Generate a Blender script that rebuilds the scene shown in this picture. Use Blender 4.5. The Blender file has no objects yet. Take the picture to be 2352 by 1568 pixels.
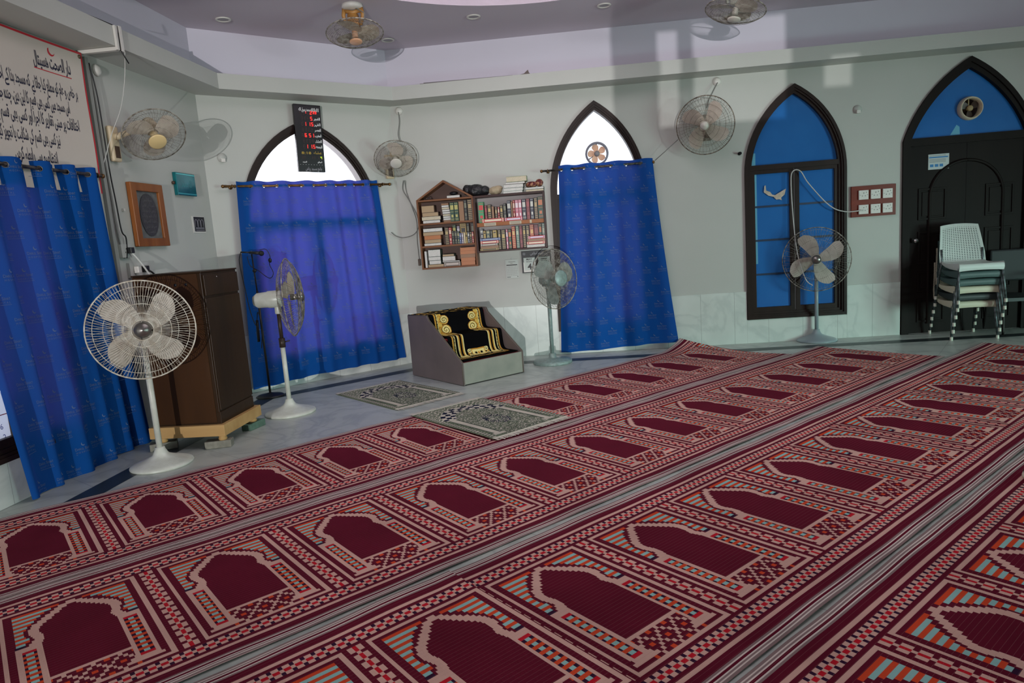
import bpy, bmesh, math, random
import numpy as np
from mathutils import Matrix, Vector, geometry
PI = math.pi
rnd = random.Random(7)
scn = bpy.context.scene
col = scn.collection

def C(r, g, b):
    def f(c):
        c /= 255.0
        return c / 12.92 if c <= 0.04045 else ((c + 0.055) / 1.055) ** 2.4
    return (f(r), f(g), f(b), 1.0)

# ---------------- camera ----------------
cam = bpy.data.cameras.new('camera')
cam.sensor_width = 36.0
cam.lens = 24.07
cam.clip_start = 0.05
cam_o = bpy.data.objects.new('camera', cam)
col.objects.link(cam_o)
_p, _r = math.radians(8.57828), math.radians(-4.20468)
_R = Vector((math.cos(_r), math.sin(_r) * math.sin(_p), math.sin(_r) * math.cos(_p)))
_U = Vector((-math.sin(_r), math.cos(_r) * math.sin(_p), math.cos(_r) * math.cos(_p)))
_F = Vector((0, math.cos(_p), -math.sin(_p)))
cam_o.matrix_world = Matrix(((_R.x, _U.x, -_F.x, 0), (_R.y, _U.y, -_F.y, 0), (_R.z, _U.z, -_F.z, 1.55), (0, 0, 0, 1)))
scn.camera = cam_o

# ---------------- view, world, lights ----------------
scn.view_settings.view_transform = 'Standard'
scn.view_settings.look = 'None'
scn.view_settings.exposure = -0.30
scn.view_settings.gamma = 1.0
scn.view_settings.use_curve_mapping = False
scn.cycles.max_bounces = 7
scn.cycles.diffuse_bounces = 4
scn.cycles.glossy_bounces = 3
scn.cycles.transmission_bounces = 4
scn.cycles.transparent_max_bounces = 8
scn.cycles.caustics_reflective = False
scn.cycles.caustics_refractive = False
scn.cycles.sample_clamp_indirect = 3.0
scn.cycles.use_denoising = True

world = bpy.data.worlds.new('world')
scn.world = world
world.use_nodes = True
bg = world.node_tree.nodes['Background']
bg.inputs[0].default_value = (0.93, 0.96, 1.0, 1.0)
bg.inputs[1].default_value = 2.2

def area(name, loc, aim, sx, sy, power, color, spread=180):
    l = bpy.data.lights.new(name, 'AREA')
    l.shape = 'RECTANGLE'; l.size = sx; l.size_y = sy
    l.energy = power; l.color = color; l.spread = math.radians(spread)
    o = bpy.data.objects.new(name, l); col.objects.link(o)
    o.location = loc
    o.rotation_euler = (Vector(aim) - Vector(loc)).to_track_quat('-Z', 'Y').to_euler()
    return o
# daylight entering through the openings behind and beside the camera
area('daylight_front_door', (-1.4, -3.35, 0.95), (-1.2, 5.0, 2.2), 2.6, 1.6, 40, (1.0, 0.98, 0.95))
area('daylight_side_door', (8.75, 2.6, 0.62), (4.6, 6.2, -0.9), 2.2, 1.0, 120, (0.58, 1.0, 0.89), 95)
area('daylight_side_window', (9.0, -0.65, 1.75), (2.6, 8.7, 2.9), 0.35, 0.5, 24, (0.90, 0.97, 1.0), 70)
# lamp added outside the clock window to make its curtain glow violet
area('curtain_glow_lamp', (-3.6, 10.4, 2.2), (-2.1, 8.2, 1.2), 1.6, 2.2, 120, (1.0, 0.93, 0.95), 120)
# sunlit paving outside the front wall throws light up through slots in it onto the far wall
area('daylight_paving', (-1.0, -14.0, 0.4), (2.6, 8.6, 3.3), 0.06, 0.06, 1900, (1.0, 0.98, 0.98))
OPENINGS_ = [(0.334, 0.346, 1.55, 1.97), (0.404, 0.547, 1.50, 2.05), (0.604, 1.161, 1.50, 2.09), (1.33, 1.53, 1.65, 1.83)]  # unseen wall slots, placed so the light falls as bars on the far wall

# ---------------- helpers ----------------
class MB:
    def __init__(s):
        s.v = []; s.f = []; s.mi = []; s.sm = []
        s.M = Matrix(); s.mat = 0; s.smooth = False
    def add(s, vs, fs, smooth=None):
        b = len(s.v); M = s.M
        s.v += [tuple(M @ Vector(p)) for p in vs]
        s.f += [tuple(i + b for i in f) for f in fs]
        s.mi += [s.mat] * len(fs)
        s.sm += [s.smooth if smooth is None else smooth] * len(fs)
        return s
    def box(s, c, d):
        x, y, z = c; a, b, e = d[0] / 2, d[1] / 2, d[2] / 2
        vs = [(x + i * a, y + j * b, z + k * e) for i in (-1, 1) for j in (-1, 1) for k in (-1, 1)]
        return s.add(vs, [(0, 1, 3, 2), (4, 6, 7, 5), (0, 4, 5, 1), (2, 3, 7, 6), (0, 2, 6, 4), (1, 5, 7, 3)], False)
    def bb(s, x0, x1, y0, y1, z0, z1):
        return s.box(((x0 + x1) / 2, (y0 + y1) / 2, (z0 + z1) / 2), (abs(x1 - x0), abs(y1 - y0), abs(z1 - z0)))
    def tube(s, pts, r, n=6, closed=False, caps=True):
        P = [Vector(p) for p in pts]; m = len(P)
        rs = r if isinstance(r, (list, tuple)) else [r] * m
        T = []
        for i in range(m):
            a = P[(i - 1) % m] if (closed or i > 0) else P[i]
            b = P[(i + 1) % m] if (closed or i < m - 1) else P[i]
            t = b - a
            T.append(t.normalized() if t.length > 1e-9 else Vector((0, 0, 1)))
        u = T[0].orthogonal().normalized()
        vs = []
        for i in range(m):
            if i:
                u = u - T[i] * u.dot(T[i])
                u = u.normalized() if u.length > 1e-6 else T[i].orthogonal().normalized()
            w = T[i].cross(u)
            for k in range(n):
                a = 2 * PI * k / n
                vs.append(P[i] + (u * math.cos(a) + w * math.sin(a)) * rs[i])
        fs = []
        for i in range(m if closed else m - 1):
            j = (i + 1) % m
            for k in range(n):
                l = (k + 1) % n
                fs.append((i * n + k, i * n + l, j * n + l, j * n + k))
        if caps and not closed:
            fs.append(tuple(range(n - 1, -1, -1))); fs.append(tuple((m - 1) * n + k for k in range(n)))
        return s.add(vs, fs, True)
    def lathe(s, prof, n=24, M=None):
        old = s.M
        if M is not None: s.M = s.M @ M
        vs = []; fs = []
        for (r, z) in prof:
            for k in range(n):
                a = 2 * PI * k / n
                vs.append((r * math.cos(a), r * math.sin(a), z))
        for i in range(len(prof) - 1):
            for k in range(n):
                l = (k + 1) % n
                fs.append((i * n + k, i * n + l, (i + 1) * n + l, (i + 1) * n + k))
        if prof[0][0] > 1e-4: fs.append(tuple(range(n - 1, -1, -1)))
        if prof[-1][0] > 1e-4: fs.append(tuple((len(prof) - 1) * n + k for k in range(n)))
        s.add(vs, fs, True)
        s.M = old
        return s
    def ring(s, R, r, n=32, m=6, z=0.0, M=None):
        old = s.M
        if M is not None: s.M = s.M @ M
        s.tube([(R * math.cos(2 * PI * k / n), R * math.sin(2 * PI * k / n), z) for k in range(n)], r, m, True)
        s.M = old
        return s
    def ball(s, c, r, n=16, sc=(1, 1, 1)):
        old = s.M
        s.M = s.M @ Matrix.Translation(c) @ Matrix.Diagonal((sc[0], sc[1], sc[2], 1))
        k = max(6, n // 2)
        s.lathe([(max(1e-5, r * math.sin(PI * i / k)), -r * math.cos(PI * i / k)) for i in range(k + 1)], n)
        s.M = old
        return s
    def prism(s, loops, y0, y1, sides=True, back=True):
        """loops of (x, z); the first is the outline, the others holes; extruded along y from y0 (front) to y1"""
        L3 = [[Vector((x, z, 0)) for x, z in lp] for lp in loops]
        tris = geometry.tessellate_polygon(L3)
        flat = [p for lp in loops for p in lp]
        n = len(flat)
        vs = [(x, y0, z) for x, z in flat] + [(x, y1, z) for x, z in flat]
        fs = [tuple(t) for t in tris]
        if back: fs += [tuple(i + n for i in reversed(t)) for t in tris]
        if sides:
            b = 0
            for lp in loops:
                m = len(lp)
                for i in range(m):
                    j = (i + 1) % m
                    fs.append((b + i, b + j, b + j + n, b + i + n))
                b += m
        return s.add(vs, fs, False)
    def grid(s, P, smooth=True, closed_u=False):
        """P[i][j] points"""
        a, b = len(P), len(P[0])
        vs = [p for row in P for p in row]
        fs = [(i * b + j, i * b + j + 1, (i + 1) * b + j + 1, (i + 1) * b + j) for i in range(a - 1) for j in range(b - 1)]
        if closed_u:
            fs += [((a - 1) * b + j, (a - 1) * b + j + 1, j + 1, j) for j in range(b - 1)]
        return s.add(vs, fs, smooth)
    def build(s, name, mats, parent=None, M=None, bevel=0.0, fixn=True):
        me = bpy.data.meshes.new(name)
        me.from_pydata(s.v, [], s.f)
        if not isinstance(mats, (list, tuple)): mats = [mats]
        for m in mats: me.materials.append(m)
        if s.f:
            me.polygons.foreach_set('material_index', s.mi)
            me.polygons.foreach_set('use_smooth', s.sm)
        if fixn and len(s.f) < 60000:
            bm = bmesh.new(); bm.from_mesh(me)
            bmesh.ops.recalc_face_normals(bm, faces=bm.faces)
            bm.to_mesh(me); bm.free()
        me.update()
        o = bpy.data.objects.new(name, me)
        col.objects.link(o)
        if parent is not None: o.parent = parent
        if M is not None: o.matrix_local = M
        if bevel > 0:
            bv = o.modifiers.new('bevel', 'BEVEL'); bv.width = bevel; bv.segments = 2; bv.limit_method = 'ANGLE'
        return o

def tag(o, label, cat, group=None, kind=None):
    o['label'] = label; o['category'] = cat
    if group: o['group'] = group
    if kind: o['kind'] = kind
    return o
def struct(o):
    o['kind'] = 'structure'
    return o
def thing(name, label, cat, M=None, group=None):
    o = bpy.data.objects.new(name, None)
    o.empty_display_size = 0.1
    col.objects.link(o)
    if M is not None: o.matrix_world = M
    return tag(o, label, cat, group)
def copy_tree(o, parent=None):
    c = o.copy(); col.objects.link(c)
    if parent is not None:
        c.parent = parent
    for ch in list(o.children):
        k = copy_tree(ch, c)
        k.matrix_parent_inverse = ch.matrix_parent_inverse
    return c
def T(x, y, z): return Matrix.Translation((x, y, z))
def RX(a): return Matrix.Rotation(a, 4, 'X')
def RY(a): return Matrix.Rotation(a, 4, 'Y')
def RZ(a): return Matrix.Rotation(a, 4, 'Z')

# ---------------- materials ----------------
def _new(name):
    m = bpy.data.materials.new(name); m.use_nodes = True
    nt = m.node_tree
    return m, nt, nt.nodes, nt.links, nt.nodes['Principled BSDF']
def pmat(name, c, rough=0.5, metal=0.0, noise=None, bump=None, spec=0.5, c2=None, stretch=None, coat=0.0):
    """plain procedural surface: base colour, optional noise towards c2, optional bump"""
    m, nt, N, L, B = _new(name)
    B.inputs['Base Color'].default_value = c
    B.inputs['Roughness'].default_value = rough
    B.inputs['Metallic'].default_value = metal
    B.inputs['Specular IOR Level'].default_value = spec
    B.inputs['Coat Weight'].default_value = coat
    tc = N.new('ShaderNodeTexCoord')
    vec = tc.outputs['Object']
    if stretch:
        mp = N.new('ShaderNodeMapping'); mp.inputs['Scale'].default_value = stretch
        L.new(vec, mp.inputs['Vector']); vec = mp.outputs[0]
    if noise:
        t = N.new('ShaderNodeTexNoise'); t.inputs['Scale'].default_value = noise[0]
        t.inputs['Detail'].default_value = 5
        L.new(vec, t.inputs['Vector'])
        r = N.new('ShaderNodeValToRGB')
        w = noise[1]
        r.color_ramp.elements[0].position = 0.5 - w; r.color_ramp.elements[1].position = 0.5 + w
        r.color_ramp.elements[0].color = c
        r.color_ramp.elements[1].color = c2 if c2 else tuple(x * 1.15 for x in c[:3]) + (1,)
        L.new(t.outputs[0], r.inputs[0]); L.new(r.outputs[0], B.inputs['Base Color'])
    if bump:
        t2 = N.new('ShaderNodeTexNoise'); t2.inputs['Scale'].default_value = bump[0]
        L.new(vec, t2.inputs['Vector'])
        b = N.new('ShaderNodeBump'); b.inputs['Strength'].default_value = bump[1]; b.inputs['Distance'].default_value = 0.01
        L.new(t2.outputs[0], b.inputs['Height']); L.new(b.outputs[0], B.inputs['Normal'])
    return m
def emat(name, c, strength):
    m, nt, N, L, B = _new(name)
    B.inputs['Base Color'].default_value = c
    B.inputs['Emission Color'].default_value = c
    B.inputs['Emission Strength'].default_value = strength
    return m
def glassmat(name, c, rough=0.02):
    m, nt, N, L, B = _new(name)
    N.remove(B)
    tr = N.new('ShaderNodeBsdfTransparent'); tr.inputs[0].default_value = c
    gl = N.new('ShaderNodeBsdfGlossy'); gl.inputs['Roughness'].default_value = rough
    lw = N.new('ShaderNodeLayerWeight'); lw.inputs[0].default_value = 0.5
    pw = N.new('ShaderNodeMath'); pw.operation = 'POWER'; pw.inputs[1].default_value = 5.0
    L.new(lw.outputs['Facing'], pw.inputs[0])
    mr = N.new('ShaderNodeMapRange'); mr.inputs[3].default_value = 0.03; mr.inputs[4].default_value = 0.6
    L.new(pw.outputs[0], mr.inputs[0])
    mx = N.new('ShaderNodeMixShader')
    L.new(mr.outputs[0], mx.inputs[0]); L.new(tr.outputs[0], mx.inputs[1]); L.new(gl.outputs[0], mx.inputs[2])
    L.new(mx.outputs[0], N['Material Output'].inputs[0])
    return m
def marble(name, base, vein, seams=None, rough=0.22, seamcol=None):
    m, nt, N, L, B = _new(name)
    tc = N.new('ShaderNodeTexCoord')
    n1 = N.new('ShaderNodeTexNoise'); n1.inputs['Scale'].default_value = 1.3; n1.inputs['Detail'].default_value = 8
    n1.inputs['Distortion'].default_value = 1.6
    L.new(tc.outputs['Object'], n1.inputs['Vector'])
    r = N.new('ShaderNodeValToRGB')
    e = r.color_ramp.elements
    e[0].position = 0.44; e[0].color = base
    e[1].position = 0.55; e[1].color = base
    k = e.new(0.495); k.color = vein
    L.new(n1.outputs[0], r.inputs[0])
    n2 = N.new('ShaderNodeTexNoise'); n2.inputs['Scale'].default_value = 3.5
    L.new(tc.outputs['Object'], n2.inputs['Vector'])
    mx = N.new('ShaderNodeMix'); mx.data_type = 'RGBA'; mx.blend_type = 'MULTIPLY'
    mx.inputs[0].default_value = 0.22
    L.new(r.outputs[0], mx.inputs[6]); L.new(n2.outputs[0], mx.inputs[7])
    out = mx.outputs[2]
    if seams:
        mp = N.new('ShaderNodeMapping'); mp.inputs['Rotation'].default_value = seams[2]
        L.new(tc.outputs['Object'], mp.inputs['Vector'])
        bt = N.new('ShaderNodeTexBrick'); bt.offset = 0.0
        bt.inputs['Scale'].default_value = 1.0
        bt.inputs['Brick Width'].default_value = seams[0]; bt.inputs['Row Height'].default_value = seams[1]
        bt.inputs['Mortar Size'].default_value = 0.0022; bt.inputs['Mortar Smooth'].default_value = 0.3
        L.new(mp.outputs[0], bt.inputs['Vector'])
        m2 = N.new('ShaderNodeMix'); m2.data_type = 'RGBA'
        L.new(bt.outputs['Fac'], m2.inputs[0]); L.new(out, m2.inputs[6])
        m2.inputs[7].default_value = seamcol or tuple(x * 0.45 for x in base[:3]) + (1,)
        out = m2.outputs[2]
    L.new(out, B.inputs['Base Color'])
    B.inputs['Roughness'].default_value = rough
    return m
def wood(name, c1, c2, scale=6, axis=(1, 1, 0.12), rough=0.4, coat=0.0):
    m = pmat(name, c1, rough, noise=(scale, 0.22), c2=c2, stretch=axis, bump=(scale * 4, 0.08), coat=coat, spec=0.22)
    return m

M_ = {}
M_['plaster'] = pmat('plaster_grey', C(191, 192, 186), 0.6, noise=(1.2, 0.3), c2=C(183, 185, 178), bump=(60, 0.05))
M_['lilac'] = pmat('plaster_lilac', C(216, 210, 222), 0.7, noise=(1.0, 0.3), c2=C(211, 206, 219))
M_['ceil'] = pmat('ceiling_paint', C(206, 196, 206), 0.8, noise=(0.8, 0.3), c2=C(200, 190, 200))
M_['domewhite'] = pmat('dome_paint', C(236, 222, 234), 0.8)
M_['skylight'] = emat('dome_skylight', (1.0, 0.92, 0.97, 1), 1.9)  # glowing disc added out of view to light the recess and the floor
M_['floor'] = marble('floor_marble', C(194, 203, 195), C(174, 184, 178), (0.9, 0.9, (0, 0, math.radians(38.5))), 0.36)
M_['wain'] = marble('wainscot_marble', C(220, 227, 220), C(208, 216, 210), (0.42, 3.0, (PI / 2, 0, 0)), 0.22)
M_['band'] = pmat('dark_granite', C(34, 42, 44), 0.4, noise=(60, 0.2), c2=C(50, 58, 60))
M_['dkwood'] = wood('dark_wood', C(32, 22, 19), C(44, 30, 25), rough=0.45)
M_['doorwood'] = wood('door_wood', C(20, 15, 13), C(27, 20, 17), rough=0.6)
M_['doorwood'].node_tree.nodes['Principled BSDF'].inputs['Specular IOR Level'].default_value = 0.15
M_['white'] = pmat('white_plastic', C(215, 212, 205), 0.4)
M_['chrome'] = pmat('chrome', C(200, 200, 200), 0.15, 1.0)
M_['black'] = pmat('black_plastic', C(22, 22, 24), 0.45)
M_['glass'] = glassmat('clear_glass', (0.97, 0.98, 1.0, 1))
M_['bluefilm'] = pmat('blue_film_glass', C(44, 112, 182), 0.12, noise=(2.5, 0.3), c2=C(38, 102, 172))
M_['cyanfilm'] = pmat('thin_film_glass', C(110, 178, 205), 0.1)
M_['brass'] = pmat('old_brass', C(150, 112, 66), 0.35, 0.8, noise=(30, 0.25), c2=C(90, 66, 42))
M_['wire_grey'] = pmat('grey_cable', C(120, 120, 116), 0.6)
M_['wire_white'] = pmat('white_cable', C(205, 205, 200), 0.5)
M_['wire_black'] = pmat('black_cable', C(24, 24, 26), 0.5)
# --- Arabic / Urdu shaping into presentation forms, laid out right to left ---
FORMS={'ا':(0xFE8D,0xFE8E,0,0),'آ':(0xFE81,0xFE82,0,0),'أ':(0xFE83,0xFE84,0,0),'ب':(0xFE8F,0xFE90,0xFE91,0xFE92),'پ':(0xFB56,0xFB57,0xFB58,0xFB59),
'ت':(0xFE95,0xFE96,0xFE97,0xFE98),'ج':(0xFE9D,0xFE9E,0xFE9F,0xFEA0),'چ':(0xFB7A,0xFB7B,0xFB7C,0xFB7D),'ح':(0xFEA1,0xFEA2,0xFEA3,0xFEA4),'خ':(0xFEA5,0xFEA6,0xFEA7,0xFEA8),
'د':(0xFEA9,0xFEAA,0,0),'ذ':(0xFEAB,0xFEAC,0,0),'ر':(0xFEAD,0xFEAE,0,0),'ز':(0xFEAF,0xFEB0,0,0),'س':(0xFEB1,0xFEB2,0xFEB3,0xFEB4),'ش':(0xFEB5,0xFEB6,0xFEB7,0xFEB8),
'ص':(0xFEB9,0xFEBA,0xFEBB,0xFEBC),'ض':(0xFEBD,0xFEBE,0xFEBF,0xFEC0),'ط':(0xFEC1,0xFEC2,0xFEC3,0xFEC4),'ظ':(0xFEC5,0xFEC6,0xFEC7,0xFEC8),'ع':(0xFEC9,0xFECA,0xFECB,0xFECC),
'غ':(0xFECD,0xFECE,0xFECF,0xFED0),'ف':(0xFED1,0xFED2,0xFED3,0xFED4),'ق':(0xFED5,0xFED6,0xFED7,0xFED8),'ک':(0xFB8E,0xFB8F,0xFB90,0xFB91),'ل':(0xFEDD,0xFEDE,0xFEDF,0xFEE0),
'م':(0xFEE1,0xFEE2,0xFEE3,0xFEE4),'ن':(0xFEE5,0xFEE6,0xFEE7,0xFEE8),'ہ':(0xFBA6,0xFBA7,0xFBA8,0xFBA9),'ھ':(0xFBAA,0xFBAB,0xFBAC,0xFBAD),'ه':(0xFEE9,0xFEEA,0xFEEB,0xFEEC),
'و':(0xFEED,0xFEEE,0,0),'ی':(0xFBFC,0xFBFD,0xFBFE,0xFBFF),'ي':(0xFEF1,0xFEF2,0xFEF3,0xFEF4),'ے':(0xFBAE,0xFBAF,0,0),'ئ':(0xFE89,0xFE8A,0xFE8B,0xFE8C),'ة':(0xFE93,0xFE94,0,0),'ں':(0xFB9E,0xFB9F,0,0)}
def shape(s):
    out=[]; n=len(s)
    for i,ch in enumerate(s):
        if ch not in FORMS: out.append(ch); continue
        iso,fin,ini,med=FORMS[ch]
        prev=i>0 and s[i-1] in FORMS and FORMS[s[i-1]][2]!=0
        nxt=i<n-1 and s[i+1] in FORMS
        if prev and nxt and med: c=med
        elif prev: c=fin
        elif nxt and ini: c=ini
        else: c=iso
        out.append(chr(c))
    return ''.join(reversed(out))
# ---------------- room shell ----------------
AB = Vector((-3.18679, 7.67051)); BC = Vector((-1.33014, 9.05500))
dA = Vector((0.095846, 0.995396)); dB = Vector((0.801656, 0.597786)); dC = Vector((0.995319, -0.096642))
A0 = AB - dA * 12.0
def wallM(a, d):
    """frame of a wall: x along it as seen from the room, y into the wall, z up"""
    return Matrix(((d.x, -d.y, 0, a.x), (d.y, d.x, 0, a.y), (0, 0, 1, 0), (0, 0, 0, 1)))
WA, WB, WC = wallM(A0, dA), wallM(AB, dB), wallM(BC, dC)
LA, LB, LC = 12.0, 2.31602, 8.4
CEIL, SOF, BEAMTOP, WAIN = 3.985, 3.305, 3.462, 0.665
CD = BC + dC * LC
dD = Vector((0.64, -0.768)).normalized()
DE = CD + dD * 3.0
FY = -3.2

def arch_pts(cx, hw, zs, rise, n=14, zb=None, R=None):
    """pointed arch outline, from the bottom left round to the bottom right (or from spring to spring)"""
    if R is None:                       # arcs that leave the jambs upright
        Rr = (hw * hw + rise * rise) / (2 * hw)
        a1 = math.atan2(rise, Rr - hw)
        left = [(cx - hw + Rr - Rr * math.cos(a1 * i / n), zs + Rr * math.sin(a1 * i / n)) for i in range(n + 1)]
    else:                               # flatter arcs of radius R that meet the jambs at an angle
        L = math.hypot(hw, rise); h = math.sqrt(R * R - L * L / 4)
        mx, mz = -hw / 2, zs + rise / 2
        ox, oz = mx + rise / L * h, mz - hw / L * h
        a0 = math.atan2(zs - oz, -hw - ox); a1 = math.atan2(zs + rise - oz, -ox)
        if a0 < 0: a0 += 2 * PI
        left = [(cx + ox + R * math.cos(a0 + (a1 - a0) * i / n), oz + R * math.sin(a0 + (a1 - a0) * i / n)) for i in range(n + 1)]
    left[-1] = (cx, zs + rise)
    right = [(2 * cx - x, z) for x, z in reversed(left[:-1])]
    p = left + right
    if zb is not None: p = [(cx - hw, zb)] + p + [(cx + hw, zb)]
    return p

def wall_lower_upper(name, M, length, holes, low_top=SOF):
    """painted grey below the ledge beam, lilac above it: one wall, two paints"""
    mb = MB()
    mb.prism([[(0, 0), (length, 0), (length, SOF + 0.1), (0, SOF + 0.1)]] + holes, 0.0, 0.22)
    mb.mat = 1
    mb.prism([[(0, SOF + 0.1), (length, SOF + 0.1), (length, CEIL), (0, CEIL)]], 0.0, 0.22)
    return struct(mb.build(name, [M_['plaster'], M_['lilac']], None, M))

W4C = 9.05      # window on the left wall
hole1 = arch_pts(1.168, 0.785, 1.953, 1.075, zb=0.35)
hole2 = arch_pts(2.566, 0.555, 2.05, 1.03, zb=0.35)
hole3 = arch_pts(4.965, 0.555, 2.094, 0.97, zb=0.35)
hole4 = arch_pts(W4C, 0.55, 2.30, 0.80, zb=0.35)
holeD = arch_pts(6.975, 0.70, 2.34, 0.86, zb=0.001, R=1.52)
wall_lower_upper('wall_left', WA, LA, [hole4])
wall_lower_upper('wall_back_left', WB, LB, [hole1])
wall_lower_upper('wall_back', WC, LC, [hole2, hole3, holeD])
wall_lower_upper('wall_back_right', wallM(CD, dD), 3.0, [])
dE = Vector((0, -1))
Rlen = DE.y - FY
rx = lambda y: DE.y - y
wall_lower_upper('wall_right', wallM(DE, dE), Rlen, [[(rx(3.4), 0.02), (rx(1.0), 0.02), (rx(1.0), 2.3), (rx(3.4), 2.3)], [(rx(-0.1), 1.3), (rx(-1.1), 1.3), (rx(-1.1), 2.2), (rx(-0.1), 2.2)]])
# wall behind the camera: a wide doorway and slots added to cut the light into patches
FX0, FX1 = A0.x - 0.3, DE.x
def fr(x): return FX1 - x
dF = Vector((-1, 0))
front_holes = [[(fr(0.168), 0.02), (fr(-2.95), 0.02), (fr(-2.95), 2.25), (fr(0.168), 2.25)]]
for x0, x1, z0, z1 in OPENINGS_:
    front_holes.append([(fr(x1), z0), (fr(x0), z0), (fr(x0), z1), (fr(x1), z1)])
wall_lower_upper('wall_front', wallM(Vector((FX1, FY)), dF), FX1 - FX0, front_holes)

# floor slab
mb = MB(); mb.bb(-6, 10.5, -3.6, 10.5, -0.12, 0.0)
struct(mb.build('floor', M_['floor']))
# ceiling with the round dome recess
mb = MB()
circ = [(0.365 + 2.235 * math.cos(2 * PI * k / 64), 5.47 + 2.235 * math.sin(2 * PI * k / 64)) for k in range(64)]
mb.M = Matrix(((1, 0, 0, 0), (0, 0, 1, 0), (0, 1, 0, 0), (0, 0, 0, 1)))
mb.prism([[(-6, -3.6), (10.5, -3.6), (10.5, 10.5), (-6, 10.5)], circ], CEIL, CEIL + 0.12)
mb.M = Matrix(); mb.mat = 1
P = []
for zz in (CEIL + 0.001, CEIL + 0.5):
    P.append([(x, y, zz) for x, y in circ] + [(circ[0][0], circ[0][1], zz)])
mb.grid(P)
mb.mat = 2
mb.add([(x, y, CEIL + 0.5) for x, y in circ], [tuple(range(64))], False)
struct(mb.build('ceiling', [M_['ceil'], M_['domewhite'], M_['skylight']]))

# ledge beam that runs round the walls
def offset_corner(p, d1, d2, off):
    n1 = Vector((d1.y, -d1.x)); n2 = Vector((d2.y, -d2.x))
    k = off / (1 + n1.dot(n2))
    return p + (n1 + n2) * k
def off_pt(p, d, off): return p + Vector((d.y, -d.x)) * off
def run(off0, off1, z0, z1, mat, name, ends=(None, None), segs=None):
    """strip between two offsets from the walls A, B, C; three pieces, one per wall"""
    corners = []
    for off in (off0, off1):
        corners.append([off_pt(A0, dA, off), offset_corner(AB, dA, dB, off), offset_corner(BC, dB, dC, off), offset_corner(CD, dC, dD, off), off_pt(DE, dD, off)])
    objs = []
    for i in range(4):
        a, b, c, d = corners[0][i], corners[0][i + 1], corners[1][i + 1], corners[1][i]
        mb = MB()
        vs = [(p.x, p.y, z) for z in (z0, z1) for p in (a, b, c, d)]
        mb.add(vs, [(0, 1, 2, 3), (4, 5, 6, 7), (0, 1, 5, 4), (1, 2, 6, 5), (2, 3, 7, 6), (3, 0, 4, 7)], False)
        objs.append(struct(mb.build('%s_%d' % (name, i + 1 if name == 'trim' else i + 11), mat)))
    return objs
run(0.0, 0.35, SOF, BEAMTOP, M_['plaster'], 'trim')
# dark granite band let into the floor
mb = MB()
def strip(p, q, r, s): mb.add([(v.x, v.y, 0.0015) for v in (p, q, r, s)], [(0, 1, 2, 3)], False)
for (o0, o1) in ((0.38, 0.56),):
    c0 = [off_pt(A0, dA, o0), offset_corner(AB, dA, dB, o0), offset_corner(BC, dB, dC, o0), offset_corner(CD, dC, dD, o0), off_pt(DE, dD, o0)]
    c1 = [off_pt(A0, dA, o1), offset_corner(AB, dA, dB, o1), offset_corner(BC, dB, dC, o1), offset_corner(CD, dC, dD, o1), off_pt(DE, dD, o1)]
    for i in range(4): strip(c0[i], c0[i + 1], c1[i + 1], c1[i])
struct(mb.build('trim_21', M_['band']))

# marble wainscot slabs
def wain(M, pieces, name):
    mb = MB()
    for u0, u1, z1 in pieces:
        mb.bb(u0, u1, -0.018, -0.001, 0.0005, z1)
    return struct(mb.build(name, M_['wain'], None, M, bevel=0.002))
wain(WA, [(0, W4C - 0.61, WAIN), (W4C - 0.61, W4C + 0.61, 0.30), (W4C + 0.61, LA - 0.012, WAIN)], 'trim_31')
wain(WB, [(0.012, 0.33, WAIN), (0.33, 2.01, 0.30), (2.01, LB - 0.004, WAIN)], 'trim_32')
wain(WC, [(0.004, 1.96, WAIN), (1.96, 3.175, 0.30), (3.175, 4.355, WAIN), (4.355, 5.575, 0.30), (5.575, 6.21, WAIN), (7.725, LC, WAIN)], 'trim_33')

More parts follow.
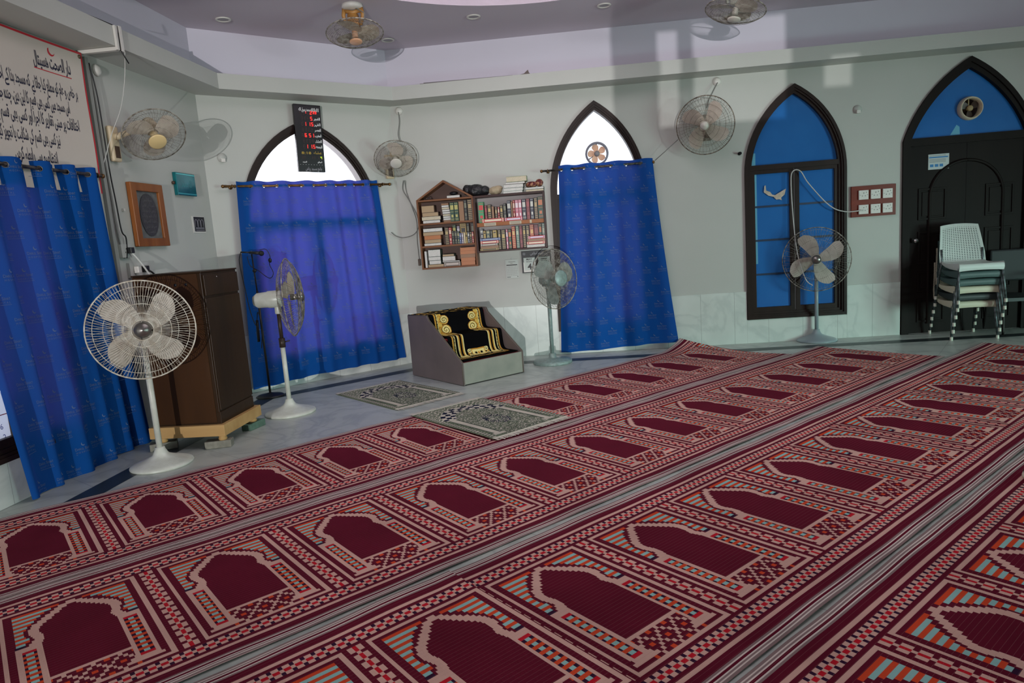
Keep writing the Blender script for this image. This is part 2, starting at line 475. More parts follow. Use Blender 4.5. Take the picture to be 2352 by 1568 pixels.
# ---------------- windows and door ----------------
def arch_frame(mb, cx, hw, zs, rise, zb, w, y0, y1, zbot=True, R=None):
    """band of width w inside the arch outline"""
    o = arch_pts(cx, hw, zs, rise, zb=zb, R=R)
    i = arch_pts(cx, hw - w, zs, rise - w * 1.25, zb=zb + (w if zbot else 0.0), R=R and R - w * 0.6)
    mb.prism([o, i], y0, y1)
def arch_window(name, M, cx, hw, zs, rise, zb, glassm, transom, leaves=True, film=False):
    mb = MB()
    arch_frame(mb, cx, hw, zs, rise, zb, 0.035, -0.032, 0.16)
    arch_frame(mb, cx, hw - 0.02, zs, rise - 0.026, zb + 0.02, 0.035, -0.018, 0.15)
    arch_frame(mb, cx, hw - 0.045, zs, rise - 0.058, zb + 0.045, 0.04, 0.004, 0.14)
    mb.bb(cx - hw + 0.06, cx + hw - 0.06, 0.005, 0.12, transom - 0.03, transom + 0.03)
    w = struct(mb.build(name, M_['dkwood'], None, M))
    gi = [p for p in arch_pts(cx, hw - 0.07, zs, rise - 0.09, 24) if p[1] > transom + 0.03]
    gi = [(gi[0][0], transom + 0.02)] + gi + [(gi[-1][0], transom + 0.02)]
    g = MB(); g.prism([gi], 0.055, 0.061)
    g.build('transom_glass', glassm, w)
    for sgn in (-1, 1):
        x0, x1 = (cx - hw + 0.075, cx - 0.004) if sgn < 0 else (cx + 0.004, cx + hw - 0.075)
        z0, z1 = zb + 0.075, transom - 0.027
        s = MB(); s.prism([[(x0, z0), (x1, z0), (x1, z1), (x0, z1)], [(x0 + .055, z0 + .07), (x1 - .055, z0 + .07), (x1 - .055, z1 - .05), (x0 + .055, z1 - .05)]], 0.02, 0.075)
        sash = s.build('sash', M_['dkwood'], w, None, bevel=0.004)
        p = MB(); p.bb(x0 + .05, x1 - .05, 0.045, 0.05, z0 + .065, z1 - .045)
        if film:
            pass
        p.build('pane', glassm, sash)
        if film:
            b = MB()
            for zz in (1.706, 1.29, 0.865): b.bb(x0 + .055, x1 - .055, 0.036, 0.046, zz - 0.012, zz + 0.012)
            b.mat = 1
            if sgn < 0: b.bb(x0 + .055, x0 + .082, 0.041, 0.0445, 1.0, z1 - .05)
            b.build('glazing_bar', [M_['bargrey'], M_['cyanfilm']], sash)
    return w
M_['bargrey'] = pmat('glazing_bar_dark_blue', C(18, 44, 74), 0.4)
arch_window('window_1', WB, 1.168, 0.834, 1.953, 1.136, 0.30, M_['glass'], 1.93)
arch_window('window_2', WC, 2.566, 0.602, 2.05, 1.10, 0.30, M_['glass'], 2.02)
w3 = arch_window('window_3', WC, 4.965, 0.605, 2.094, 1.04, 0.305, M_['bluefilm'], 2.18, film=True)
arch_window('window_4', WA, W4C, 0.59, 2.30, 0.84, 0.30, M_['glass'], 2.26)
g = MB(); g.bb(4.445, 4.51, 0.05, 0.0545, 2.205, 2.36)
g.build('bare_glass_corner', M_['cyanfilm'], w3)

# double door under a blue pointed fanlight
mb = MB()
DC, DHW = 6.975, 0.755
arch_frame(mb, DC, DHW, 2.34, 0.92, 0.0, 0.05, -0.03, 0.16, False, 1.6)
arch_frame(mb, DC, DHW - 0.035, 2.34, 0.87, 0.0, 0.06, -0.01, 0.15, False, 1.57)
mb.bb(DC - DHW + 0.05, DC + DHW - 0.05, 0.0, 0.13, 2.285, 2.375)
door = struct(mb.build('door_1', M_['doorwood'], None, WC))
gi = arch_pts(DC, DHW - 0.08, 2.36, 0.79, R=1.52)
g = MB(); g.prism([gi, [(6.997 + 0.115 * math.cos(-2 * PI * k / 28), 2.676 + 0.115 * math.sin(-2 * PI * k / 28)) for k in range(28)]], 0.05, 0.056)
g.build('transom_glass', M_['bluefilm'], door)
g = MB(); g.add([(6.79, 0.0485, 2.385), (6.90, 0.0485, 2.385), (6.895, 0.0485, 2.475), (6.86, 0.0485, 2.50)], [(0, 1, 2, 3)], False)
g.build('bare_glass_corner', M_['cyanfilm'], door)
for sgn in (-1, 1):
    x0, x1 = (DC - 0.66, DC - 0.003) if sgn < 0 else (DC + 0.003, DC + 0.66)
    d = MB(); d.bb(x0, x1, 0.03, 0.07, 0.003, 2.283)
    leaf = d.build('door_leaf', M_['doorwood'], door)
    p = MB()
    xa, xb = (x0 + 0.11, x1 - 0.22) if sgn < 0 else (x0 + 0.22, x1 - 0.11)
    for z0, z1 in ((1.40, 1.78), (0.86, 1.26), (0.52, 0.78), (0.14, 0.44)):
        p.prism([[(xa, z0), (xb, z0), (xb, z1), (xa, z1)], [(xa + .025, z0 + .025), (xb - .025, z0 + .025), (xb - .025, z1 - .025), (xa + .025, z1 - .025)]], 0.018, 0.032)
        p.bb(xa + .045, xb - .045, 0.022, 0.032, z0 + .045, z1 - .045)
    # half of the big arched moulding that spans both leaves
    pts = []
    for k in range(17):
        a = PI / 2 * k / 16
        pts.append((DC + sgn * 0.42 * math.sin(a), 0.024, 1.66 + 0.42 * math.cos(a)))
    pts.append((DC + sgn * 0.42, 0.024, 0.12))
    p.tube(pts, 0.02, 6)
    p.build('panel_moulding', M_['doorwood'], leaf, None, bevel=0.003)
    if sgn < 0:
        k = MB()
        k.lathe([(0.032, 0), (0.032, 0.006), (0.012, 0.01), (0.012, 0.035), (0.026, 0.045), (0.031, 0.06), (0.024, 0.075), (0.0, 0.08)], 20, T(x0 + 0.065, 0.03, 1.157) @ RX(PI / 2))
        k.build('door_knob', M_['chrome'], leaf)
# ---------------- lettering ----------------
def text_polys(s, size, align='LEFT', spacing=1.0, bold=0.0):
    """flat triangulated lettering as (verts2d, faces), baseline at y = 0"""
    c = bpy.data.curves.new('lettering', 'FONT'); c.body = s; c.size = size
    c.space_character = spacing; c.align_x = align; c.resolution_u = 2
    c.offset = bold
    o = bpy.data.objects.new('lettering', c); col.objects.link(o)
    dg = bpy.context.evaluated_depsgraph_get()
    me = o.evaluated_get(dg).to_mesh()
    vs = [(v.co.x, v.co.y) for v in me.vertices]
    fs = [tuple(p.vertices) for p in me.polygons]
    o.evaluated_get(dg).to_mesh_clear()
    bpy.data.objects.remove(o); bpy.data.curves.remove(c)
    return vs, fs
def fit_text(s, width=None, height=None, align='LEFT', spacing=1.0, bold=0.0):
    vs, fs = text_polys(s, 1.0, 'LEFT', spacing, bold)
    xs = [v[0] for v in vs]; ys = [v[1] for v in vs]
    k = height if height else width / (max(xs) - min(xs))
    kx = k if width is None else width / (max(xs) - min(xs))
    off = {'LEFT': min(xs), 'RIGHT': max(xs), 'CENTER': (min(xs) + max(xs)) / 2}[align]
    return [((x - off) * kx, y * k) for x, y in vs], fs
def put_text(mb, t, x, y, z):
    """lay lettering on a plane facing -y of the local frame"""
    vs, fs = t
    mb.add([(x + a, y, z + b) for a, b in vs], fs, False)
SEG = {'0': 'abcdef', '1': 'bc', '2': 'abged', '3': 'abgcd', '4': 'fgbc', '5': 'afgcd', '6': 'afgedc', '7': 'abc', '8': 'abcdefg', '9': 'abfgcd'}
def seg_digit(mb, ch, x, y, z, w, h, t):
    """seven-segment digit, lower left corner at (x, z)"""
    R = {'a': (0, h - t, w, t), 'g': (0, h / 2 - t / 2, w, t), 'd': (0, 0, w, t), 'f': (0, h / 2, t, h / 2), 'b': (w - t, h / 2, t, h / 2), 'e': (0, 0, t, h / 2), 'c': (w - t, 0, t, h / 2)}
    for s in SEG[ch]:
        a, b, c, d = R[s]
        mb.add([(x + a, y, z + b), (x + a + c, y, z + b), (x + a + c, y, z + b + d), (x + a, y, z + b + d)], [(0, 1, 2, 3)], False)
# ---------------- woven prayer-row mats ----------------
RUGYAW = math.radians(38.498)
RUG = RZ(RUGYAW)
DY = 0.0207
PAL = [C(104, 26, 46), C(224, 180, 166), C(206, 34, 50), C(222, 80, 48), C(156, 204, 200), C(58, 30, 56), C(150, 128, 126), C(232, 218, 210)]
def fabric_mat(name, attr='pattern', thread=0.0045, rough=0.75, amt=0.20, seam=True):
    m, nt, N, L, B = _new(name)
    at = N.new('ShaderNodeAttribute'); at.attribute_name = attr
    tc = N.new('ShaderNodeTexCoord'); sp = N.new('ShaderNodeSeparateXYZ')
    L.new(tc.outputs['Object'], sp.inputs[0])
    def sine(out, period):
        a = N.new('ShaderNodeMath'); a.operation = 'MULTIPLY'; a.inputs[1].default_value = 2 * PI / period
        L.new(out, a.inputs[0])
        b = N.new('ShaderNodeMath'); b.operation = 'SINE'; L.new(a.outputs[0], b.inputs[0])
        return b.outputs[0]
    s = sine(sp.outputs['X'], thread)
    mr = N.new('ShaderNodeMapRange'); mr.inputs[1].default_value = -1; mr.inputs[2].default_value = 0.2
    mr.inputs[3].default_value = 1.0 - amt; mr.inputs[4].default_value = 1.0
    L.new(s, mr.inputs[0])
    ns = N.new('ShaderNodeTexNoise'); ns.inputs['Scale'].default_value = 2.5; ns.inputs['Detail'].default_value = 6
    L.new(tc.outputs['Object'], ns.inputs['Vector'])
    m2 = N.new('ShaderNodeMapRange'); m2.inputs[1].default_value = 0.3; m2.inputs[2].default_value = 0.7
    m2.inputs[3].default_value = 0.86; m2.inputs[4].default_value = 1.12
    L.new(ns.outputs[0], m2.inputs[0])
    mu = N.new('ShaderNodeMath'); mu.operation = 'MULTIPLY'
    L.new(mr.outputs[0], mu.inputs[0]); L.new(m2.outputs[0], mu.inputs[1])
    vm = N.new('ShaderNodeVectorMath'); vm.operation = 'SCALE'
    L.new(at.outputs['Color'], vm.inputs[0]); L.new(mu.outputs[0], vm.inputs['Scale'])
    out = vm.outputs[0]
    if seam:
        ad = N.new('ShaderNodeMath'); ad.operation = 'MODULO'; ad.inputs[1].default_value = DY
        of = N.new('ShaderNodeMath'); of.operation = 'ADD'; of.inputs[1].default_value = 20 * DY
        L.new(sp.outputs['Y'], of.inputs[0]); L.new(of.outputs[0], ad.inputs[0])
        lt = N.new('ShaderNodeMath'); lt.operation = 'LESS_THAN'; lt.inputs[1].default_value = 0.0011
        L.new(ad.outputs[0], lt.inputs[0])
        hf = N.new('ShaderNodeMath'); hf.operation = 'MULTIPLY'; hf.inputs[1].default_value = 0.30
        L.new(lt.outputs[0], hf.inputs[0])
        mx = N.new('ShaderNodeMix'); mx.data_type = 'RGBA'
        L.new(hf.outputs[0], mx.inputs[0]); L.new(out, mx.inputs[6]); mx.inputs[7].default_value = C(168, 128, 130)
        out = mx.outputs[2]
    L.new(out, B.inputs['Base Color'])
    B.inputs['Roughness'].default_value = rough
    B.inputs['Specular IOR Level'].default_value = 0.02
    bp = N.new('ShaderNodeBump'); bp.inputs['Strength'].default_value = 0.25; bp.inputs['Distance'].default_value = 0.002
    L.new(s, bp.inputs['Height']); L.new(bp.outputs[0], B.inputs['Normal'])
    return m
M_['mat'] = fabric_mat('woven_straw_mat')

PITCH = 0.66
BARS = [.23, .197, .17, .153, .139, .125, .113, .098, .096, .08, .084, .084, .087, .097, .101, .084]
OUTER = {41: .257, 40: .227, 39: .21, 38: .191, 37: .171, 36: .152, 35: .136, 34: .118, 33: .108, 32: .10, 31: .097, 30: .099, 29: .105, 28: .110, 27: .114, 26: .106, 25: .095}
INNER = {41: .2765, 40: .2765, 39: .257, 38: .237, 37: .223, 36: .204, 35: .191, 34: .173, 33: .156, 32: .145, 31: .138, 30: .138, 29: .142, 28: .148, 27: .150, 26: .147, 25: .143}
HALF = 0.2765
def motif(x, i):
    """palette index at x in [0, PITCH) along the row and weave line i across it"""
    if i < 0 or i > 43:
        j = -1 - i if i < 0 else i - 44
        if j in (0, 4, 6, 7): return 0
        if j == 5: return 1
        t = ((x + 0.006) % 0.044)
        if j == 2: return 2 if t < 0.027 else 1
        return 1 if t < 0.027 else 5
    if x > 0.553:                                    # braid between two niches
        y = x - 0.553
        k = i % 3
        if 0.022 <= y < 0.044 or 0.063 <= y < 0.085: return 1 if k < 2 else 0
        if 0.044 <= y < 0.063: return 2 if k < 2 else 1
        return 0
    if i in (0, 43): return 1
    d = x if x <= HALF else 0.553 - x
    if d < 0.018: return 1
    if i >= 26 and i <= 41 and 0.047 <= d < BARS[41 - i]: return 3 if i % 2 else 4
    if i in OUTER and OUTER[i] <= d < INNER[i] + (0.0 if i < 40 else 0.01): return 1
    if i == 25 and 0.045 <= d < 0.085: return 5
    if 4 <= i <= 24:
        if i >= 23: return 1 if 0.045 <= d < 0.137 else 0
        if 0.045 <= d < 0.064 or 0.117 <= d < 0.137: return 1
        if 0.064 <= d < 0.117:
            if i % 2 == 0: return 3 if i not in (4, 22) else 2
            return 4 if 0.078 <= d < 0.103 else 5
    if i == 3: 
        if 0.047 <= d < 0.145: return 1
    if i == 2:
        if 0.034 <= d < 0.155: return 1
    if i == 8 and d >= 0.12: return 1
    if 1 <= i <= 7 and d >= 0.125:
        u = x - HALF
        for cy, par in ((7, 0.5), (4, 0.0), (1, 0.5)):
            dy = abs(i - cy)
            if dy > 3: continue
            q = (u / 0.0965 - par); q = abs(q - round(q)) * 0.0965
            if dy == 0 and q < 0.011: return 3
            lo = 0.048 * (1 - (dy + 0.5) / 3.0); hi = 0.048 * (1 - (dy - 0.5) / 3.0)
            if dy < 3 and lo <= q < hi: return 1
            if dy == 3 and q < 0.009: return 1
    return 0
NS = 120
_rows = []
for i in range(-8, 52):
    cells = [motif((k + 0.5) * PITCH / NS, i) for k in range(NS)]
    runs = []; k0 = 0
    for k in range(1, NS + 1):
        if k == NS or cells[k] != cells[k0]:
            runs.append((k0 * PITCH / NS, k * PITCH / NS, cells[k0])); k0 = k
    _rows.append((i * DY, (i + 1) * DY, runs))
FR = [(0.010, 6), (0.006, 7), (0.012, 0), (0.006, 7), (0.008, 6), (0.006, 7), (0.012, 6)]
_lo = []; y = -8 * DY
for h, c in FR: _lo.append((y - h, y, [(0, PITCH, c)])); y -= h
_hi = []; y = 52 * DY
for h, c in FR: _hi.append((y, y + h, [(0, PITCH, c)])); y += h
ROWS = list(reversed(_lo)) + _rows + _hi
MAT_Y0, MAT_Y1 = ROWS[0][0], ROWS[-1][1]

def woven_mat(label, xs, frame_x, pitch, frame_y, zf, z0=0.003, skew=0.0, group='long woven prayer-row mats'):
    """xs = (start, end) along the row; frame_x = left edge of one niche frame"""
    x0, x1 = xs
    k = pitch / PITCH
    knots = np.arange(x0, x1 + 0.06, 0.055)
    V = []; F = []; CI = []
    m0 = int(math.floor((x0 - frame_x) / pitch)) - 1
    m1 = int(math.ceil((x1 - frame_x) / pitch)) + 1
    zc = {}
    def zknots(y):
        key = round(y, 4)
        if key not in zc: zc[key] = np.array([zf(a, y) for a in knots])
        return zc[key]
    for (ya, yb, runs) in ROWS:
        segs = []
        if len(runs) == 1:
            segs = [(x0, x1, runs[0][2])]
        else:
            for m in range(m0, m1):
                for (a, b, c) in runs:
                    p, q = frame_x + m * pitch + a * k, frame_x + m * pitch + b * k
                    p, q = max(p, x0), min(q, x1)
                    if q - p > 1e-5: segs.append((p, q, c))
        za, zb = zknots(ya), zknots(yb)
        fine = []
        for p, q, c in segs:
            n = max(1, int(math.ceil((q - p) / 0.056)))
            for t in range(n): fine.append((p + (q - p) * t / n, p + (q - p) * (t + 1) / n, c))
        ex = np.array([s[0] for s in fine] + [fine[-1][1]])
        A = np.interp(ex, knots, za); Bz = np.interp(ex, knots, zb)
        b0 = len(V)
        sk = np.clip((ex - (x1 - 0.7)) / 0.7, 0, 1) * skew
        fa, fb = (ya - MAT_Y0) / (MAT_Y1 - MAT_Y0), (yb - MAT_Y0) / (MAT_Y1 - MAT_Y0)
        for j in range(len(ex)):
            V.append((ex[j] - sk[j] * fa, frame_y + ya, z0 + A[j])); V.append((ex[j] - sk[j] * fb, frame_y + yb, z0 + Bz[j]))
        for j, s in enumerate(fine):
            F.append((b0 + 2 * j, b0 + 2 * j + 2, b0 + 2 * j + 3, b0 + 2 * j + 1)); CI.append(s[2])
    me = bpy.data.meshes.new('woven_prayer_mat')
    me.from_pydata(V, [], F)
    at = me.attributes.new('pattern', 'FLOAT_COLOR', 'FACE')
    pal = np.array(PAL, dtype=np.float32)[np.array(CI)]
    at.data.foreach_set('color', pal.ravel())
    me.materials.append(M_['mat']); me.update()
    o = bpy.data.objects.new('woven_prayer_mat', me); col.objects.link(o)
    o.matrix_world = RUG
    so = o.modifiers.new('edge', 'SOLIDIFY'); so.thickness = 0.003; so.offset = -1; so.use_rim_only = True
    return tag(o, label, 'mat', group)
def ripple(seed, amp=0.004):
    r = random.Random(seed)
    ph = [r.uniform(0, 6.28) for _ in range(4)]
    def f(x, y):
        e = max(0.0, (-0.06 - y)) + max(0.0, y - 0.97)
        s = min(1.0, e / 0.14)
        return amp * s * (1 + 0.6 * math.sin(x * 5.1 + ph[0]) + 0.4 * math.sin(x * 13.0 + ph[1])) + 0.0012 * (1 + math.sin(x * 2.1 + y * 3 + ph[2]))
    return f
r1 = ripple(1)
def z_row1(x, y):
    z = r1(x, y)
    a = max(0.0, (x - 6.5) / 0.75); b = max(0.0, (y - 0.15) / 1.0)
    z += 0.125 * min(1.4, a) ** 2 * min(1.2, b) ** 1.6
    return z
# far row (nearest the clock wall) back to the nearest row
woven_mat('long maroon woven prayer mat nearest the clock wall, its far right corner curled up', (-0.17, 7.28), 0.515, 0.66, 4.262, z_row1, skew=0.26)
woven_mat('long maroon woven prayer mat, second row from the clock wall, directly behind the green rug', (-1.25, 7.85), 0.578, 0.6625, 2.893, ripple(2))
r3 = ripple(3)
def z_row3l(x, y): return r3(x, y) + 0.006 * max(0.0, min(1.0, (x - 0.95) / 0.25)) + 0.004 * max(0.0, min(1.0, (x - 1.5) / 0.06))
woven_mat('short maroon woven mat in the third row, its right edge lapped over the longer mat', (-1.1, 1.605), 1.049, 0.655, 1.487, z_row3l, 0.0035)
woven_mat('long maroon woven prayer mat in the third row, running on to the plastic chairs', (1.45, 8.82), 1.643, 0.657, 1.487, ripple(4))
woven_mat('nearest maroon woven prayer mat, cut off by the bottom right of the picture', (0.2, 8.4), 2.477, 0.655, 0.102, ripple(5))

# ---------------- colour-grid textiles (rugs whose pile pattern is worked cell by cell) ----------------
def grid_textile(name, nx, ny, colorf, pos, mat, parent=None, M=None):
    V = [pos(i / nx, j / ny) for j in range(ny + 1) for i in range(nx + 1)]
    F = [(j * (nx + 1) + i, j * (nx + 1) + i + 1, (j + 1) * (nx + 1) + i + 1, (j + 1) * (nx + 1) + i) for j in range(ny) for i in range(nx)]
    me = bpy.data.meshes.new(name); me.from_pydata(V, [], F)
    at = me.attributes.new('pattern', 'FLOAT_COLOR', 'FACE')
    cols = np.array([colorf((i + .5) / nx, (j + .5) / ny) for j in range(ny) for i in range(nx)], dtype=np.float32)
    at.data.foreach_set('color', cols.ravel())
    me.polygons.foreach_set('use_smooth', [True] * len(F))
    me.materials.append(mat); me.update()
    o = bpy.data.objects.new(name, me); col.objects.link(o)
    if parent is not None: o.parent = parent
    if M is not None: o.matrix_local = M
    so = o.modifiers.new('edge', 'SOLIDIFY'); so.thickness = 0.005; so.offset = -1; so.use_rim_only = True
    return o
M_['pile'] = fabric_mat('rug_pile', thread=0.006, rough=0.9, amt=0.12, seam=False)
M_['fringe'] = pmat('cream_fringe', C(205, 200, 185), 0.8)
GREEN, GDK, CREAM, NAVY, GREY = C(112, 122, 102), C(82, 92, 80), C(206, 200, 184), C(26, 32, 56), C(164, 164, 152)
def vnoise(x, y, s):
    r = math.sin(x * 127.1 + y * 311.7 + s * 74.7) * 43758.5453
    return r - math.floor(r)
def green_rug_color(u, v):
    W, H = 0.80, 1.18
    x, y = (u - 0.5) * W, v * H
    ax = abs(x); n = vnoise(math.floor(u * 90), math.floor(v * 130), 3)
    if ax > 0.385 or y < 0.015 or y > H - 0.02: return GREEN
    rr = math.hypot(x / 0.33, (y - 0.72) / 0.34)
    if y > 0.74 and rr > 1.0 and ax < 0.345:
        # scrolls in the spandrels
        s = math.sin(x * 62 + 2.2 * math.sin(y * 50)) * math.sin(y * 58 + 2.0 * math.sin(x * 44))
        return CREAM if abs(s) < 0.22 else (GDK if n < 0.25 else GREEN)
    if y > 0.74:
        if 0.60 < rr <= 1.0:
            a = math.atan2((y - 0.72) / 0.34, x / 0.33)
            k = int(a / PI * 15) + int((rr - 0.60) / 0.135)
            return NAVY if k % 2 == 0 else CREAM
    if ax > 0.335: return (GDK if math.sin(y * 170) > 0 else CREAM) if ax > 0.35 else GREEN
    if 0.10 < y <= 0.72 and 0.235 < ax < 0.315: return CREAM if 0.245 < ax < 0.305 else GDK
    if (y <= 0.10 and y > 0.05 or 0.72 < y < 0.76) and 0.215 < ax < 0.33: return GREY if int(y * 150) % 2 else CREAM
    if ax > 0.235: return NAVY if n < 0.12 else GREEN
    d = math.hypot(x / 0.11, (y - 0.46) / 0.16)
    if 0.55 < d < 1.0 and n < 0.55: return NAVY
    if d < 0.55 and n < 0.35: return NAVY
    return CREAM if n > 0.84 else (GDK if n < 0.26 else (GREY if n > 0.70 else GREEN))
def green_rug(label, origin, yaw, z, fringes):
    W, H = 0.80, 1.18
    r = thing('prayer_rug', label, 'rug', T(origin[0], origin[1], 0) @ RZ(yaw), 'green prayer rugs')
    def pos(u, v): return ((u - 0.5) * W, (v - 0.5) * H, z(u, v))
    grid_textile('pile', 90, 130, green_rug_color, pos, M_['pile'], r)
    for end in fringes:
        mb = MB(); rr = random.Random(4 + end)
        v = 0.0 if end < 0 else 1.0
        for k in range(84):
            x = (k + 0.5) / 84
            p = pos(x, v); ln = rr.uniform(0.055, 0.085); dx = rr.uniform(-0.012, 0.012)
            y1 = p[1] + end * ln
            mb.add([(p[0] - .005, p[1], p[2]), (p[0] + .005, p[1], p[2]), (p[0] + dx + .004, y1, p[2] - 0.002), (p[0] + dx - .004, y1, p[2] - 0.002)], [(0, 1, 2, 3)], False)
        mb.bb(-W / 2, W / 2, pos(0, v)[1] - 0.006, pos(0, v)[1] + 0.006, pos(0, v)[2] - 0.001, pos(0, v)[2] + 0.0015)
        mb.build('fringe', M_['fringe'], r, fixn=False)
def place_quad(a, b, c, d):
    return None
# corners measured on the floor: rug behind the lectern fan and rug lying over the row mat
green_rug('grey-green prayer rug lying wholly on the marble floor beside the stepped pulpit', (-1.252, 7.130), RUGYAW + 0.04, lambda u, v: 0.008 + 0.002 * math.sin(u * 9) * math.sin(v * 7), (-1, 1))
green_rug('grey-green prayer rug lying across the edge of the maroon mats', (-0.272, 5.882), RUGYAW + 0.02, lambda u, v: 0.0185 + 0.002 * math.sin(u * 9 + 1) * math.sin(v * 7), (-1, 1))
# ---------------- printed blue curtains on rods ----------------
def curtain_mat():
    m, nt, N, L, B = _new('blue_curtain_cloth')
    N.remove(B)
    tc = N.new('ShaderNodeTexCoord')
    n = N.new('ShaderNodeTexNoise'); n.inputs['Scale'].default_value = 220; L.new(tc.outputs['Object'], n.inputs['Vector'])
    d = N.new('ShaderNodeBsdfDiffuse'); d.inputs[0].default_value = C(20, 76, 146)
    t = N.new('ShaderNodeBsdfTranslucent'); t.inputs[0].default_value = C(124, 92, 224)
    b = N.new('ShaderNodeBump'); b.inputs['Strength'].default_value = 0.15; b.inputs['Distance'].default_value = 0.002
    L.new(n.outputs[0], b.inputs['Height']); L.new(b.outputs[0], d.inputs['Normal'])
    mx = N.new('ShaderNodeMixShader'); mx.inputs[0].default_value = 0.08
    L.new(d.outputs[0], mx.inputs[1]); L.new(t.outputs[0], mx.inputs[2])
    L.new(mx.outputs[0], N['Material Output'].inputs[0])
    return m
M_['curtain'] = curtain_mat()
M_['print'] = pmat('pale_curtain_print', C(84, 106, 148), 0.8)
_pv, _pf = [], []
def _build_print():
    """crescent over two lines of lettering and a rule, about 13 cm wide"""
    V = []; F = []
    def put(t, dx, dy):
        b = len(V); V.extend((x + dx, y + dy) for x, y in t[0]); F.extend(tuple(i + b for i in f) for f in t[1])
    put(fit_text('D', None, 0.030), 0.0, 0.024); put(fit_text('ARUL', 0.048, 0.024), 0.020, 0.024)
    put(fit_text('S', None, 0.030), 0.076, 0.024); put(fit_text('EHAT', 0.044, 0.024), 0.090, 0.024)
    put(fit_text('HOSPITAL', 0.126, 0.019, spacing=1.5), 0.004, 0.0)
    b = len(V); V.extend([(0.0, -0.010), (0.134, -0.010), (0.134, -0.0078), (0.0, -0.0078)]); F.append((b, b + 1, b + 2, b + 3))
    b = len(V); n = 12
    for k in range(n + 1):
        a = math.radians(140 + 190 * k / n)
        V.append((0.068 + 0.015 * math.cos(a), 0.070 + 0.015 * math.sin(a)))
    for k in range(n + 1):
        a = math.radians(150 + 170 * k / n)
        V.append((0.0725 + 0.0125 * math.cos(a), 0.0745 + 0.0125 * math.sin(a)))
    for k in range(n): F.append((b + k, b + k + 1, b + n + 2 + k, b + n + 1 + k))
    return V, F
PRV, PRF = _build_print()

